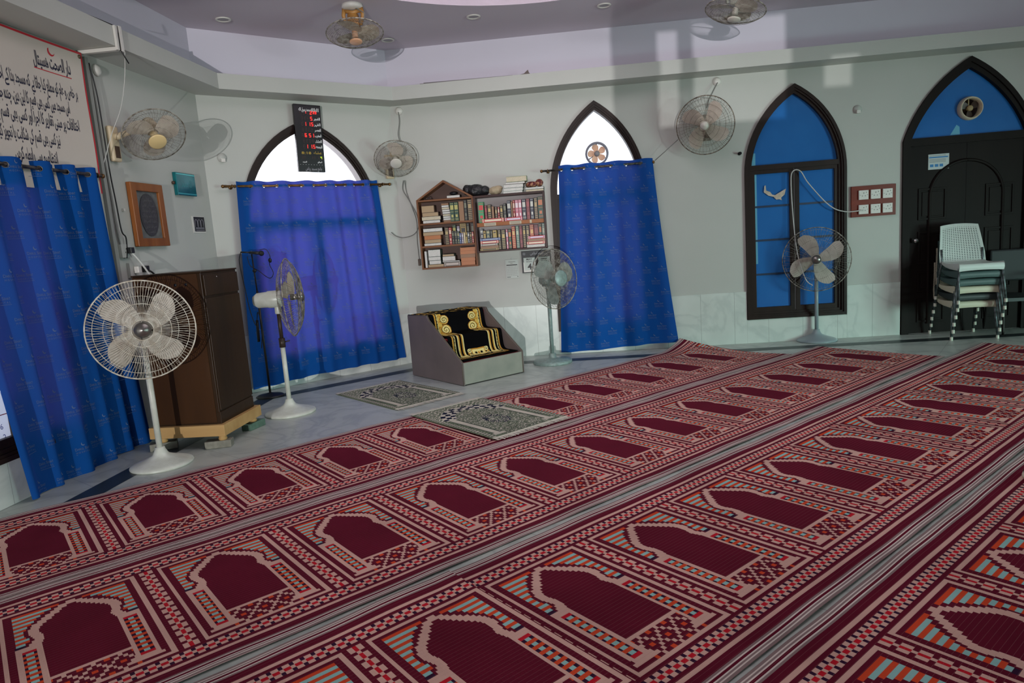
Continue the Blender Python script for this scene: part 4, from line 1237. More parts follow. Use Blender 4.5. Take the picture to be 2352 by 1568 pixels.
for s, z, wd, xr in (('ہر خاص و عام کو مطلع کیا جاتا ہے کہ مسجد ہذا کے احاطے میں', 0.735, 0.90, -0.115), ('اس مسجد میں کسی بھی قسم کا لین دین، چندہ جمع کرنا', 0.605, 0.76, -0.235), ('اختلافات پر مبنی تقاریر کا اجرأ اور کسی بھی قسم کے پر', 0.478, 0.86, -0.16), ('نیز کسی بھی قسم کی شکایت یا تجویز کیلئے', 0.340, 0.62, -0.395), ('انتظامیہ سے رابطہ کریں', 0.20, 0.42, -0.45)):
    banner_text(m, s, xr, z, wd, 0.122, 0.016)
m.build('lettering', M_['ink'], bn, fixn=False)
m = MB()
n = 14
up = [bpos(-0.335 + 0.036 * math.cos(math.radians(150 + 200 * k / n)), 1.045 + 0.036 * math.sin(math.radians(150 + 200 * k / n)), 0.0014) for k in range(n + 1)]
lo = [bpos(-0.326 + 0.030 * math.cos(math.radians(158 + 184 * k / n)), 1.055 + 0.032 * math.sin(math.radians(158 + 184 * k / n)), 0.0014) for k in range(n + 1)]
m.grid([[a, b] for a, b in zip(up, lo)])
m.grid([[bpos(-0.54 + 0.39 * i / 10, z, 0.0014) for z in (0.882, 0.889)] for i in range(11)])
m.build('red_emblem', M_['bannered'], bn, fixn=False)
m = MB(); m.ring(0.012, 0.004, 18, 6, 0, T(*bpos(-0.03, BH - 0.035, 0.003)) @ RX(PI / 2))
m.build('eyelet', M_['ringbrass'], bn)

# ---------------- pictures and notices ----------------
M_['framewood'] = wood('orange_frame_wood', C(150, 92, 48), C(120, 68, 32), 9, (1, 1, 0.2), 0.35)
M_['darkplaque'] = pmat('dark_embossed_plaque', C(58, 56, 56), 0.45, bump=(40, 0.5))
M_['greyplaque'] = pmat('grey_mount', C(112, 114, 112), 0.6, noise=(30, 0.2), c2=C(88, 90, 90))
M_['teal'] = pmat('teal_metallic_picture', C(16, 116, 122), 0.22, 0.35, noise=(8, 0.2), c2=C(10, 92, 100))
fr_ = thing('framed_plaque', 'wooden framed embossed calligraphy plaque on the left wall', 'picture', WA @ T(10.58, -0.012, 1.715) @ RY(0.0))
m = MB()
FW, FH, FB = 0.485, 0.575, 0.075
m.prism([[(0, 0), (FW, 0), (FW, FH), (0, FH)], [(FB, FB), (FW - FB, FB), (FW - FB, FH - FB), (FB, FH - FB)]], -0.035, 0.01)
m.build('frame', M_['framewood'], fr_, None, bevel=0.006)
m = MB(); m.bb(FB - 0.01, FW - FB + 0.01, -0.012, 0.0, FB - 0.01, FH - FB + 0.01)
m.build('mount', M_['greyplaque'], fr_)
m = MB(); n = 40
cx, cz, ax, az = FW / 2, FH / 2, 0.135, 0.195
m.prism([[(cx + ax * math.cos(2 * PI * k / n), cz + az * math.sin(2 * PI * k / n)) for k in range(n)]], -0.018, -0.01)
m.build('oval_plaque', M_['darkplaque'], fr_)
m = MB()
for k, s in enumerate(['بسم الله الرحمن', 'الحمد لله رب العالمین', 'الرحمن الرحیم مالک', 'ایاک نعبد وایاک', 'اهدنا الصراط', 'صراط الذین', 'انعمت']):
    put_text(m, fit_text(shape(s), [0.13, 0.19, 0.22, 0.22, 0.2, 0.17, 0.11][k], 0.045, 'CENTER'), cx, -0.0186, cz + 0.125 - k * 0.048)
m.build('lettering', pmat('embossed_grey', C(112, 110, 108), 0.4, 0.4), fr_, fixn=False)
tp = thing('teal_picture', 'teal metallic picture panel on the left wall, above the small black notice', 'picture', WA @ T(11.34, -0.012, 2.215))
m = MB(); m.bb(0, 0.345, -0.028, 0.01, 0, 0.225); m.build('panel', M_['teal'], tp, None, bevel=0.004)
m = MB()
for z in (0.205, 0.012): m.bb(0.004, 0.341, -0.0305, -0.026, z, z + 0.010)
m.build('bright_edge', pmat('bright_teal_strip', C(90, 200, 200), 0.25, 0.4), tp)
m = MB(); put_text(m, fit_text(shape('الله محمد'), 0.19, 0.10, 'CENTER'), 0.172, -0.0287, 0.085)
m.build('inscription', pmat('pale_teal_ink', C(50, 150, 152), 0.3, 0.4), tp, fixn=False)
m = MB(); m.lathe([(0.016, 0), (0.016, 0.02), (0.0, 0.024)], 14, T(-0.016, 0.008, 0.12) @ RX(PI / 2)); m.build('side_knob', M_['brownpanel'], tp)
nt_ = thing('paper_notice', 'small black notice with arches on white paper, on the left wall by the corner', 'notice', WA @ T(11.583, -0.003, 1.842))
m = MB(); m.bb(0, 0.243, -0.003, 0.001, 0, 0.172); m.build('sheet', M_['white'], nt_)
m = MB(); m.bb(0.03, 0.238, -0.0042, -0.003, 0.014, 0.166); m.build('black_panel', M_['black'], nt_)
m = MB()
for k in range(3):
    pts = [(0.045 + 0.058 * k, -0.0046, 0.06)] + [(x, -0.0046, z) for x, z in arch_pts(0.07 + 0.058 * k, 0.025, 0.11, 0.03, 6)] + [(0.095 + 0.058 * k, -0.0046, 0.06)]
    m.tube(pts, 0.0016, 4)
for z in (0.05, 0.04, 0.024): m.bb(0.05, 0.22, -0.0047, -0.004, z, z + 0.004)
m.build('drawing', M_['greywriting'], nt_, fixn=False)
dn = thing('paper_notice', 'small white and blue paper notice stuck high on the dark door', 'notice', WC @ T(6.535, 0.0275, 1.995))
m = MB(); m.bb(0, 0.238, -0.0015, 0.001, 0, 0.18); m.build('sheet', pmat('notice_paper', C(190, 200, 198), 0.6), dn)
m = MB(); m.bb(0.008, 0.225, -0.0022, -0.0014, 0.135, 0.15)
for k, (a, b) in enumerate(((0.02, 0.06), (0.075, 0.115), (0.13, 0.17))): m.bb(a, b, -0.0022, -0.0014, 0.03, 0.062)
m.build('blue_print', pmat('notice_blue', C(40, 120, 180), 0.6), dn)
m = MB()
for z in (0.085, 0.1, 0.115, 0.16): m.bb(0.012, 0.20, -0.0021, -0.0014, z, z + 0.005)
m.build('text_lines', M_['wire_grey'], dn)

# ---------------- sockets, switches, boxes ----------------
sb = thing('socket_board', 'brown wooden board with six white sockets, left of the dark door', 'socket board', WC @ T(5.62, -0.001, 1.493))
m = MB(); m.bb(0, 0.52, -0.03, 0, 0, 0.37)
m.build('board', wood('red_brown_board', C(124, 48, 28), C(104, 38, 22), 8, (0.2, 1, 1), 0.35), sb, None, bevel=0.003)
for i, x in enumerate((0.137, 0.277, 0.417)):
    for z in (0.088, 0.262):
        m = MB(); m.bb(x - 0.055, x + 0.055, -0.052, -0.03, z - 0.055, z + 0.055)
        m.mat = 1
        for dx, dz, r in ((0, 0.022, 0.006), (-0.018, -0.012, 0.005), (0.018, -0.012, 0.005), (-0.043, 0, 0.004), (0.043, 0, 0.004), (0.03, 0.03, 0.005)):
            m.lathe([(r, 0), (r, 0.0012), (0.0, 0.0013)], 10, T(x + dx, -0.0522, z + dz) @ RX(PI / 2))
        m.build('socket', [M_['white'], M_['wire_grey']], sb)
def tube_thing(name, label, cat, pts, r, mat, n=6, smoothpts=True):
    P = [Vector(p) for p in pts]
    if smoothpts and len(P) > 2:
        Q = []
        for i in range(len(P) - 1):
            p0 = P[max(0, i - 1)]; p1 = P[i]; p2 = P[i + 1]; p3 = P[min(len(P) - 1, i + 2)]
            for k in range(6):
                t = k / 6
                Q.append(0.5 * ((2 * p1) + (p2 - p0) * t + (2 * p0 - 5 * p1 + 4 * p2 - p3) * t * t + (3 * p1 - p0 - 3 * p2 + p3) * t ** 3))
        Q.append(P[-1]); P = Q
    m = MB(); m.tube(P, r, n)
    o = m.build(name, mat, None, None, fixn=False)
    return tag(o, label, cat)
def onC(u, z, off=0.02): return tuple(WC @ Vector((u, -off, z)))
def onB(u, z, off=0.02): return tuple(WB @ Vector((u, -off, z)))
def onA(u, z, off=0.02): return tuple(WA @ Vector((u, -off, z)))
tube_thing('power_cable', 'white cable looping from the brown socket board down to the blue-grey fan', 'cable',
    [onC(5.757, 1.575, 0.065), onC(5.55, 1.57, 0.04), onC(5.36, 1.66, 0.035), onC(5.12, 1.94, 0.03), onC(5.02, 2.10, 0.03), onC(4.93, 2.10, 0.03), onC(4.91, 1.95, 0.03), onC(4.93, 1.5, 0.04), onC(4.95, 1.1, 0.12), onC(5.0, 0.80, 0.25), onC(5.06, 0.72, 0.32)], 0.0065, M_['wire_white'])
def junction(label, M, u, z):
    r = thing('junction_box', label, 'junction box', M @ T(u, 0, z))
    m = MB(); m.lathe([(0.05, -0.001), (0.05, 0.01), (0.0, 0.014)], 20, RX(PI / 2)); m.build('cover', M_['plaster'], r)
    m = MB(); m.bb(-0.022, 0.022, -0.045, -0.012, -0.05, -0.012); m.build('bulb_clip', M_['white'], r, None, bevel=0.003)
junction('small pale junction box on the wall right of the blue glass window', WC, 5.70, 2.77)
junction('small pale junction box on the wall left of the round-topped window', WB, 0.19, 2.65)
hk = thing('wall_hook', 'small black hook on the wall left of the blue glass window', 'hook', WC @ T(4.307, 0, 2.367))
m = MB(); m.lathe([(0.02, -0.001), (0.02, 0.01), (0.012, 0.014), (0.012, 0.05), (0.018, 0.055), (0.0, 0.06)], 14, RX(PI / 2)); m.build('peg', M_['black'], hk)
def rose(label, M, u, z):
    r = thing('ceiling_rose', label, 'cable outlet', M @ T(u, 0, z))
    m = MB(); m.lathe([(0.05, -0.001), (0.05, 0.012), (0.03, 0.03), (0.022, 0.034), (0.0, 0.035)], 22, RX(PI / 2)); m.build('cap', M_['white'], r)
rose('white cable outlet above the small corner wall fan', WC, 0.115, 3.24)
rose('white cable outlet above the large rusty wall fan', WC, 4.06, 3.24)
rose('white cable outlet high on the left wall beside the conduit', WA, 10.42, 3.20)
tube_thing('power_cable', 'grey flex from the white outlet down to the large rusty wall fan', 'cable', [onC(4.06, 3.22, 0.04), onC(4.0, 3.12, 0.07), onC(3.93, 3.0, 0.12), onC(3.90, 2.92, 0.16)], 0.006, M_['wire_grey'])
tube_thing('power_cable', 'grey flex hanging from the white outlet to the small corner wall fan', 'cable', [onC(0.115, 3.22, 0.045), onC(0.12, 3.1, 0.06), onC(0.10, 2.95, 0.10), onC(0.12, 2.86, 0.14)], 0.006, M_['wire_grey'])
tube_thing('power_cable', 'brown pull wire from the large rusty wall fan down to the right-hand curtain', 'cable', [onC(3.55, 2.58, 0.16), onC(3.40, 2.46, 0.13), onC(3.27, 2.36, 0.11)], 0.005, M_['wire_grey'], smoothpts=False)
tube_thing('power_cable', 'grey flex from the small corner wall fan looping left to the violet curtain', 'cable', [onC(0.11, 2.37, 0.10), onC(0.08, 2.26, 0.05), onC(0.14, 2.13, 0.03), onC(0.22, 1.95, 0.025), onC(0.24, 1.80, 0.025), onC(0.17, 1.69, 0.025), onC(0.03, 1.655, 0.025), onB(2.22, 1.68, 0.03), onB(2.13, 1.73, 0.07)], 0.006, M_['wire_grey'])
pl = tube_thing('power_cable', 'grey flex with a loose plug hanging left of the gabled bookshelf', 'cable', [onC(0.13, 2.37, 0.10), onC(0.12, 2.24, 0.04), onC(0.17, 2.05, 0.03), onC(0.215, 1.85, 0.022), onC(0.20, 1.6, 0.022), onC(0.205, 1.36, 0.022)], 0.005, M_['wire_grey'])
m = MB(); m.M = WC; m.bb(0.19, 0.222, -0.045, -0.006, 1.28, 1.365); m.build('plug', M_['brownpanel'], pl, None, bevel=0.004)

# conduits and cables in the left corner of the left wall
M_['conduit'] = pmat('pale_conduit', C(150, 152, 146), 0.5)
cd = thing('cable_trunking', 'pale cable trunking that crosses under the ledge beam above the banner corner', 'trunking', WA)
m = MB(); m.bb(10.20, 10.235, -0.36, -0.02, SOF - 0.030, SOF - 0.003)
m.build('cross_run', M_['white'], cd)
m = MB(); m.bb(10.19, 10.215, -0.372, -0.352, SOF - 0.03, BEAMTOP); m.bb(10.245, 10.275, -0.372, -0.352, SOF - 0.03, BEAMTOP + 0.01)
m.build('vertical_run', M_['white'], cd)
m = MB(); m.tube([(10.23, -0.36, SOF - 0.03), (10.24, -0.355, BEAMTOP - 0.05), (10.235, -0.34, BEAMTOP + 0.006), (10.10, -0.33, BEAMTOP + 0.008), (9.90, -0.32, BEAMTOP + 0.006)], 0.008, 6)
m.tube([(10.24, -0.365, SOF - 0.03), (10.31, -0.37, SOF - 0.11)], 0.005, 5)
m.build('black_wires', M_['wire_black'], cd)
cd2 = thing('conduit_pipe', 'pale vertical conduit down the left wall beside the banner', 'conduit', WA)
m = MB(); m.bb(10.255, 10.295, -0.032, -0.001, 1.30, 3.27); m.build('pipe', M_['conduit'], cd2, None, bevel=0.004)
for i, (lab, du, mt, pts) in enumerate((
    ('thick grey cable running down the left wall just right of the conduit', 0, M_['wire_grey'], [(10.31, 3.20), (10.325, 2.9), (10.32, 2.5), (10.335, 2.2), (10.34, 1.9), (10.36, 1.70), (10.39, 1.62)]),
    ('thin black cable down the left wall, kinked above the sockets', 0, M_['wire_black'], [(10.30, 3.23), (10.345, 2.95), (10.35, 2.4), (10.37, 2.1), (10.385, 1.86), (10.43, 1.80), (10.42, 1.70), (10.40, 1.62)]))):
    tube_thing('power_cable', lab, 'cable', [onA(u, z, 0.018 + 0.012 * i) for u, z in pts], 0.009 if i == 0 else 0.006, mt)
tube_thing('power_cable', 'slack white wire from the ledge trunking down to the cream wall fan', 'cable', [tuple(WA @ Vector((10.27, -0.375, SOF - 0.03))), onA(10.33, 3.08, 0.30), onA(10.37, 2.86, 0.20), onA(10.35, 2.66, 0.10), onA(10.31, 2.46, 0.035), onA(10.28, 2.41, 0.03)], 0.003, M_['wire_white'])
tube_thing('power_cable', 'brown hanging wire crossing the upper left corner of the picture', 'cable', [(-3.05, 5.10, 3.46), (-2.97, 4.75, 3.40), (-2.93, 4.45, 3.36), (-2.90, 4.1, 3.37)], 0.006, M_['brownpanel'])
def gang(label, u, z, w, h, cols, plugs):
    r = thing('wall_socket', label, 'socket', WA @ T(u, 0, z))
    m = MB(); m.bb(0, w, -0.03, -0.001, 0, h)
    for k in range(cols):
        x = w * (k + 0.5) / cols; m.mat = 1
        for dx, dz in ((0, 0.018), (-0.014, -0.012), (0.014, -0.012)): m.lathe([(0.0055, 0), (0.0055, 0.001), (0, 0.0011)], 10, T(x + dx, -0.0302, h / 2 + dz) @ RX(PI / 2))
    m.build('plate', [pmat('grimy_white', C(190, 190, 184), 0.5), M_['black']], r)
    for (x, mt) in plugs:
        d = MB(); d.bb(x - 0.025, x + 0.025, -0.075, -0.03, h * 0.3, h * 0.75); d.build('plug', mt, r, None, bevel=0.005)
gang('upper white wall socket with a plug, below the framed plaque', 10.345, 1.625, 0.13, 0.115, 1, [(0.09, M_['black'])])
gang('lower row of wall sockets with black and white plugs, behind the lectern', 10.42, 1.445, 0.27, 0.13, 2, [(0.075, M_['white']), (0.19, M_['black'])])
tube_thing('power_cable', 'white cable from the upper wall socket falling behind the lectern', 'cable', [onA(10.44, 1.66, 0.06), onA(10.50, 1.55, 0.10), onA(10.60, 1.36, 0.14), onA(10.66, 1.2, 0.16)], 0.008, M_['wire_white'])
tube_thing('power_cable', 'black cable from the lower wall sockets falling behind the lectern', 'cable', [onA(10.61, 1.50, 0.08), onA(10.67, 1.44, 0.10), onA(10.72, 1.30, 0.10), onA(10.75, 1.15, 0.10)], 0.008, M_['wire_black'])
clp = thing('cable_clip', 'tiny white cable clip on the left wall left of the framed plaque', 'clip', WA @ T(10.475, 0, 2.03))
m = MB(); m.bb(0, 0.022, -0.02, -0.001, 0, 0.022); m.build('clip_body', M_['white'], clp)

# ---------------- downlights and the tube on the ledge ----------------
def downlight(label, x, y):
    r = thing('downlight', label, 'ceiling light', T(x, y, CEIL), 'recessed ceiling lights')
    m = MB(); m.lathe([(0.055, -0.004), (0.055, -0.010), (0.075, -0.014), (0.078, -0.006), (0.078, -0.001)], 28); m.build('trim_ring', M_['white'], r)
    m = MB(); m.lathe([(0.056, -0.004), (0.05, -0.006), (0.0, -0.008)], 24); m.build('lens', pmat('unlit_lens', C(150, 146, 150), 0.4), r)
downlight('round downlight in the ceiling left of the orange-tan ceiling fan', -2.721, 7.491)
downlight('round downlight in the ceiling just below the dome edge, top centre', -0.162, 7.989)
downlight('round downlight in the ceiling right of the dome edge', 1.271, 7.931)
downlight('round downlight in the ceiling just right of the caged orange-tan ceiling fan', -1.214, 8.617)
tl = thing('tube_light', 'dusty old tube fitting lying along the top of the ledge beam', 'lamp', WC @ T(0, -0.16, BEAMTOP))
m = MB(); m.M = RY(0.008); m.bb(0.45, 1.62, -0.03, 0.03, 0.004, 0.045)
m.build('batten', pmat('dusty_batten', C(120, 112, 108), 0.6, noise=(15, 0.2), c2=C(84, 78, 74)), tl)
m = MB(); m.tube([(0.50, -0.035, 0.035), (1.60, -0.035, 0.024)], 0.013, 10); m.build('tube', pmat('unlit_tube', C(150, 146, 146), 0.4), tl)
m = MB(); m.prism([[(1.55, 0.012), (1.74, 0.045), (1.79, 0.085), (1.80, 0.05), (1.82, 0.03), (1.70, 0.004)]], -0.03, 0.03); m.build('bent_end_plate', pmat('rusty_plate', C(104, 92, 86), 0.6), tl)
# torn paper stuck to the blue pane
tpaper = thing('torn_paper', 'torn winged scrap of cream paper stuck on the upper left blue pane', 'paper', WC @ T(4.60, 0.028, 1.78))
def scrap(name, pts, curl):
    m = MB(); m.prism([pts], 0.0, 0.0015)
    m.v = [(x, y - curl * ((x - pts[0][0]) ** 2) * 6, z) for x, y, z in m.v]
    m.build(name, pmat('torn_cream_paper', C(206, 194, 176), 0.8, noise=(25, 0.2), c2=C(180, 166, 146)), tpaper)
scrap('left_wing', [(0.0, 0.10), (0.008, 0.175), (0.022, 0.185), (0.028, 0.12), (0.075, 0.10), (0.10, 0.065), (0.135, 0.055), (0.12, 0.035), (0.055, 0.055), (0.02, 0.085)], 0.05)
scrap('right_wing', [(0.115, 0.045), (0.17, 0.075), (0.225, 0.105), (0.262, 0.125), (0.245, 0.055), (0.205, 0.02), (0.212, -0.012), (0.185, 0.002), (0.15, 0.0), (0.125, 0.025)], 0.12)

# paper taped behind the sliver of the left window that the curtain leaves open
def backlit_paper():
    m, nt, N, L, B = _new('backlit_paper')
    N.remove(B)
    d = N.new('ShaderNodeBsdfDiffuse'); d.inputs[0].default_value = C(226, 228, 236)
    t = N.new('ShaderNodeBsdfTranslucent'); t.inputs[0].default_value = C(240, 242, 250)
    mx = N.new('ShaderNodeMixShader'); mx.inputs[0].default_value = 0.7
    L.new(d.outputs[0], mx.inputs[1]); L.new(t.outputs[0], mx.inputs[2]); L.new(mx.outputs[0], N['Material Output'].inputs[0])
    return m
ps = thing('paper_sheet', 'white paper with blue writing behind the open strip of the left window', 'paper', WA @ T(8.56, 0.062, 0.40))
m = MB(); m.bb(0, 0.42, 0.0, 0.0012, 0, 0.36); m.build('sheet', backlit_paper(), ps)
m = MB()
put_text(m, fit_text('6', None, 0.055), 0.345, -0.0006, 0.105); put_text(m, fit_text('2', None, 0.055), 0.355, -0.0006, 0.030)
put_text(m, fit_text('n', None, 0.035), 0.30, -0.0006, 0.04)
m.build('blue_writing', pmat('blue_pen', C(60, 90, 190), 0.6), ps, fixn=False)
m = MB(); m.bb(0.0, 0.42, -0.0006, 0.0, 0.20, 0.206); m.build('red_rule', M_['bannered'], ps)
# ---------------- lectern on its timber plinth ----------------
M_['lectern'] = wood('brown_veneer', C(54, 36, 20), C(40, 27, 15), 5, (1, 1, 0.15), 0.38)
M_['lecternlight'] = wood('reddish_veneer', C(70, 44, 22), C(56, 35, 18), 5, (1, 1, 0.15), 0.35)
M_['pine'] = wood('bare_pine', C(196, 160, 106), C(176, 138, 86), 7, (0.15, 1, 1), 0.6)
M_['brick'] = pmat('grey_brick', C(140, 138, 126), 0.85, noise=(20, 0.2), c2=C(116, 114, 102), bump=(40, 0.4))
M_['greenbrick'] = pmat('green_painted_brick', C(92, 122, 106), 0.8, noise=(20, 0.2), c2=C(74, 100, 86))
LEC = Matrix(((dA.y, dA.x, 0, -2.425), (-dA.x, dA.y, 0, 5.515), (0, 0, 1, 0), (0, 0, 0, 1)))   # x: out of the left wall, y: along it
lx0, ly1 = -0.66, 0.68
lc = thing('lectern', 'tall dark brown wooden lectern raised on a pine plinth and bricks', 'lectern', LEC)
m = MB()
for a in ((lx0, 0.0, 0.0, 0.025), (lx0, 0.0, ly1 - 0.025, ly1)): m.bb(a[0], a[1], a[2], a[3], 0.105, 0.20)
for a in ((lx0, lx0 + 0.025, 0.025, ly1 - 0.025), (-0.025, 0.0, 0.025, ly1 - 0.025)): m.bb(a[0], a[1], a[2], a[3], 0.105, 0.20)
m.bb(lx0 + 0.025, -0.025, 0.025, ly1 - 0.025, 0.17, 0.20)
m.build('plinth', M_['pine'], lc, None, bevel=0.003)
bx0, bx1, by0, by1 = lx0 + 0.03, -0.045, 0.045, ly1 - 0.05
m = MB(); m.bb(bx0, bx1, by0, by1, 0.20, 1.455)
body = m.build('body', M_['lectern'], lc, None, bevel=0.004)
m = MB(); m.bb(bx0 + 0.004, bx1 - 0.03, by0 - 0.006, by0 + 0.001, 0.215, 1.45); m.build('front_panel', M_['lecternlight'], lc)
m = MB(); m.bb(bx0 - 0.002, bx1 + 0.008, by0 - 0.002, by1, 0.20, 0.30); m.build('skirting', M_['lectern'], lc, None, bevel=0.002)
m = MB(); m.bb(bx1, bx1 + 0.014, by0 + 0.02, by1 - 0.005, 1.265, 1.435); dr = m.build('drawer_front', M_['lectern'], lc, None, bevel=0.003)
m = MB(); m.lathe([(0.006, 0), (0.006, 0.004), (0.0, 0.005)], 10, T(bx1 + 0.014, by0 + 0.22, 1.41) @ RY(PI / 2)); m.build('keyhole', M_['chrome'], dr)
m = MB(); m.bb(bx1, bx1 + 0.012, by0 + 0.008, by1 - 0.005, 0.315, 1.245); m.build('side_door', M_['lectern'], lc, None, bevel=0.003)
m = MB(); m.bb(bx0 - 0.004, bx1 + 0.01, by0 - 0.010, by1 + 0.005, 1.455, 1.468); m.build('top', M_['lectern'], lc, None, bevel=0.002)
for i, dx in enumerate((0.30, 0.385, 0.475)):
    m = MB(); m.lathe([(0.012, 0), (0.012, 0.003), (0.0, 0.0032)], 12, T(bx0 + dx - 0.02, by0 - 0.006, 1.37) @ RX(PI / 2)); m.build('wire_hole', M_['black'], lc)
for (x, y, mt) in ((-0.05, 0.05, 0), (-0.06, ly1 - 0.06, 0), (lx0 + 0.08, 0.06, 0)):
    m = MB(); m.lathe([(0.03, 0.062), (0.036, 0.075), (0.03, 0.09), (0.034, 0.106)], 14, T(x, y, 0)); m.build('foot', M_['pine'], lc)
def brick(label, x, y, yaw, mat):
    m = MB(); m.box((0, 0, 0.0315), (0.21, 0.10, 0.061))
    o = m.build('brick', mat, None, LEC @ T(x, y, 0) @ RZ(yaw), bevel=0.004)
    return tag(o, label, 'brick', 'bricks under the lectern plinth')
brick('grey brick under the near front corner of the lectern plinth', -0.09, 0.055, 0.25, M_['brick'])
brick('green painted brick under the far right corner of the lectern plinth', -0.06, 0.62, 1.35, M_['greenbrick'])
brick('grey brick under the left end of the lectern plinth, beside the white fan', lx0 + 0.07, 0.07, 0.5, M_['brick'])

# ---------------- microphone stand ----------------
M_['stand'] = pmat('worn_black_stand', C(40, 36, 34), 0.4, 0.4)
mk = thing('microphone_stand', 'black boom microphone stand in front of the violet curtain, behind the lectern', 'microphone stand', T(-2.735, 7.505, 0))
m = MB(); m.lathe([(0.15, 0.0), (0.155, 0.008), (0.13, 0.022), (0.05, 0.034), (0.02, 0.045), (0.0, 0.046)], 30); m.build('base', M_['black'], mk)
m = MB(); m.tube([(0, 0, 0.04), (0.0, 0, 1.18)], 0.0125, 10); m.tube([(0.0, 0, 1.16), (-0.012, 0.01, 1.58)], 0.008, 8); m.build('pole', M_['stand'], mk)
m = MB(); m.ball((0, 0, 1.40), 0.022, 12); m.build('clutch', M_['black'], mk)
m = MB(); m.tube([(-0.03, 0.01, 1.60), (0.09, -0.02, 1.585)], [0.014, 0.018], 10); m.tube([(-0.13, 0.02, 1.61), (-0.03, 0.01, 1.60)], 0.009, 8)
mic = m.build('microphone', M_['black'], mk)
m = MB(); m.ball((0.105, -0.022, 1.582), 0.029, 14); m.build('grille', pmat('mic_mesh', C(48, 48, 50), 0.35, 0.7, bump=(300, 0.5)), mic)
m = MB()
def spline(P, k=6):
    P = [Vector(p) for p in P]; Q = []
    for i in range(len(P) - 1):
        p0 = P[max(0, i - 1)]; p1 = P[i]; p2 = P[i + 1]; p3 = P[min(len(P) - 1, i + 2)]
        for j in range(k):
            t = j / k
            Q.append(0.5 * ((2 * p1) + (p2 - p0) * t + (2 * p0 - 5 * p1 + 4 * p2 - p3) * t * t + (3 * p1 - p0 - 3 * p2 + p3) * t ** 3))
    Q.append(P[-1]); return Q
m.tube(spline([(-0.13, 0.02, 1.61), (-0.16, 0.02, 1.5), (-0.13, 0.01, 1.2), (-0.10, 0, 0.95), (-0.06, 0.01, 0.80), (-0.02, -0.01, 0.95), (0.01, -0.02, 0.78), (-0.03, -0.01, 0.55)]), 0.005, 5)
m.tube(spline([(0.09, -0.02, 1.62), (0.16, -0.02, 1.62), (0.19, -0.01, 1.54), (0.17, 0, 1.46), (0.20, 0, 1.36), (0.15, 0, 1.31), (0.04, 0, 1.40), (-0.04, 0, 1.46), (-0.06, 0, 1.56)]), 0.004, 5)
m.build('cable', M_['wire_black'], mk, fixn=False)
m = MB(); m.ball((0.185, -0.012, 1.50), 0.020, 10, (1, 1, 1.3)); m.build('spare_clip_microphone', M_['black'], mk)
m = MB(); m.tube([(-0.05, 0.02, 0.86), (-0.06, 0.02, 0.62)], 0.016, 8); m.build('hanging_microphone', M_['black'], mk)

# ---------------- stepped pulpit ----------------
M_['pulpit'] = pmat('grey_brown_laminate', C(118, 106, 104), 0.55, noise=(3, 0.25), c2=C(104, 94, 92))
M_['pulpitfront'] = pmat('grey_green_laminate', C(140, 140, 128), 0.5, noise=(5, 0.22), c2=C(122, 124, 114))
M_['redcarpet'] = pmat('red_carpet', C(150, 44, 48), 0.95, noise=(60, 0.2), c2=C(126, 36, 42), bump=(200, 0.4))
M_['frayed'] = pmat('frayed_edge', C(88, 80, 70), 0.8)
PUL = T(-0.559, 7.28, 0) @ RZ(math.radians(37.7))     # x: along the front, y: back towards the clock wall
PW, PD = 0.86, 1.085
pu = thing('stepped_pulpit', 'low grey stepped pulpit with red carpeted steps, under the bookshelves', 'pulpit', PUL)
side = [(0, 0.004), (PD, 0.004), (PD, 0.728), (0.65, 0.738), (0.62, 0.69), (0.012, 0.262), (0, 0.25)]
for x in (0.0, PW - 0.024):
    m = MB(); m.M = Matrix(((0, 1, 0, x), (1, 0, 0, 0), (0, 0, 1, 0), (0, 0, 0, 1)))
    m.prism([side], 0.0, 0.024)
    sp_ = m.build('side_panel', M_['pulpit'], pu, None, bevel=0.003)
    e = MB(); e.tube([(x + 0.012, 0.004, 0.25), (x + 0.012, 0.012, 0.264), (x + 0.012, 0.62, 0.693), (x + 0.012, 0.65, 0.740), (x + 0.012, PD, 0.731)], 0.008, 5)
    e.tube([(x + 0.004, 0.0, 0.006), (x + 0.004, 0.0, 0.25)], 0.007, 5)
    e.build('frayed_edging', M_['frayed'], sp_)
m = MB(); m.bb(0.024, PW - 0.024, 0.0, 0.022, 0.012, 0.25); m.build('front_panel', M_['pulpitfront'], pu)
m = MB(); m.bb(0.0, PW, PD - 0.02, PD, 0.004, 0.725); m.build('back_panel', M_['pulpit'], pu)
for z, y0, y1 in ((0.245, 0.022, 0.40), (0.485, 0.36, 0.72), (0.715, 0.68, PD - 0.02)):
    m = MB(); m.bb(0.024, PW - 0.024, y0, y1, z - 0.23, z); m.build('step', M_['redcarpet'], pu, None, bevel=0.008)
# black and gold mat draped over the steps
def drape_profile():
    pts = [(0.065, 0.252), (0.18, 0.252), (0.285, 0.258), (0.325, 0.30), (0.337, 0.40), (0.343, 0.475), (0.372, 0.500), (0.48, 0.497), (0.605, 0.502), (0.640, 0.55), (0.652, 0.65), (0.660, 0.71), (0.695, 0.735), (0.85, 0.731), (1.04, 0.731)]
    Q = spline([(0, a, b) for a, b in pts], 5)
    L = [0.0]
    for a, b in zip(Q, Q[1:]): L.append(L[-1] + (b - a).length)
    return Q, L
DQ, DL = drape_profile()
DLEN = DL[-1]
def drape(v):
    s = v * DLEN
    for i in range(len(DL) - 1):
        if DL[i + 1] >= s or i == len(DL) - 2:
            t = (s - DL[i]) / (DL[i + 1] - DL[i]); p = DQ[i].lerp(DQ[i + 1], t); return p.y, p.z
GOLD, GOLD2, PGOLD, BLK = C(206, 172, 84), C(186, 132, 52), C(222, 208, 142), C(12, 12, 14)
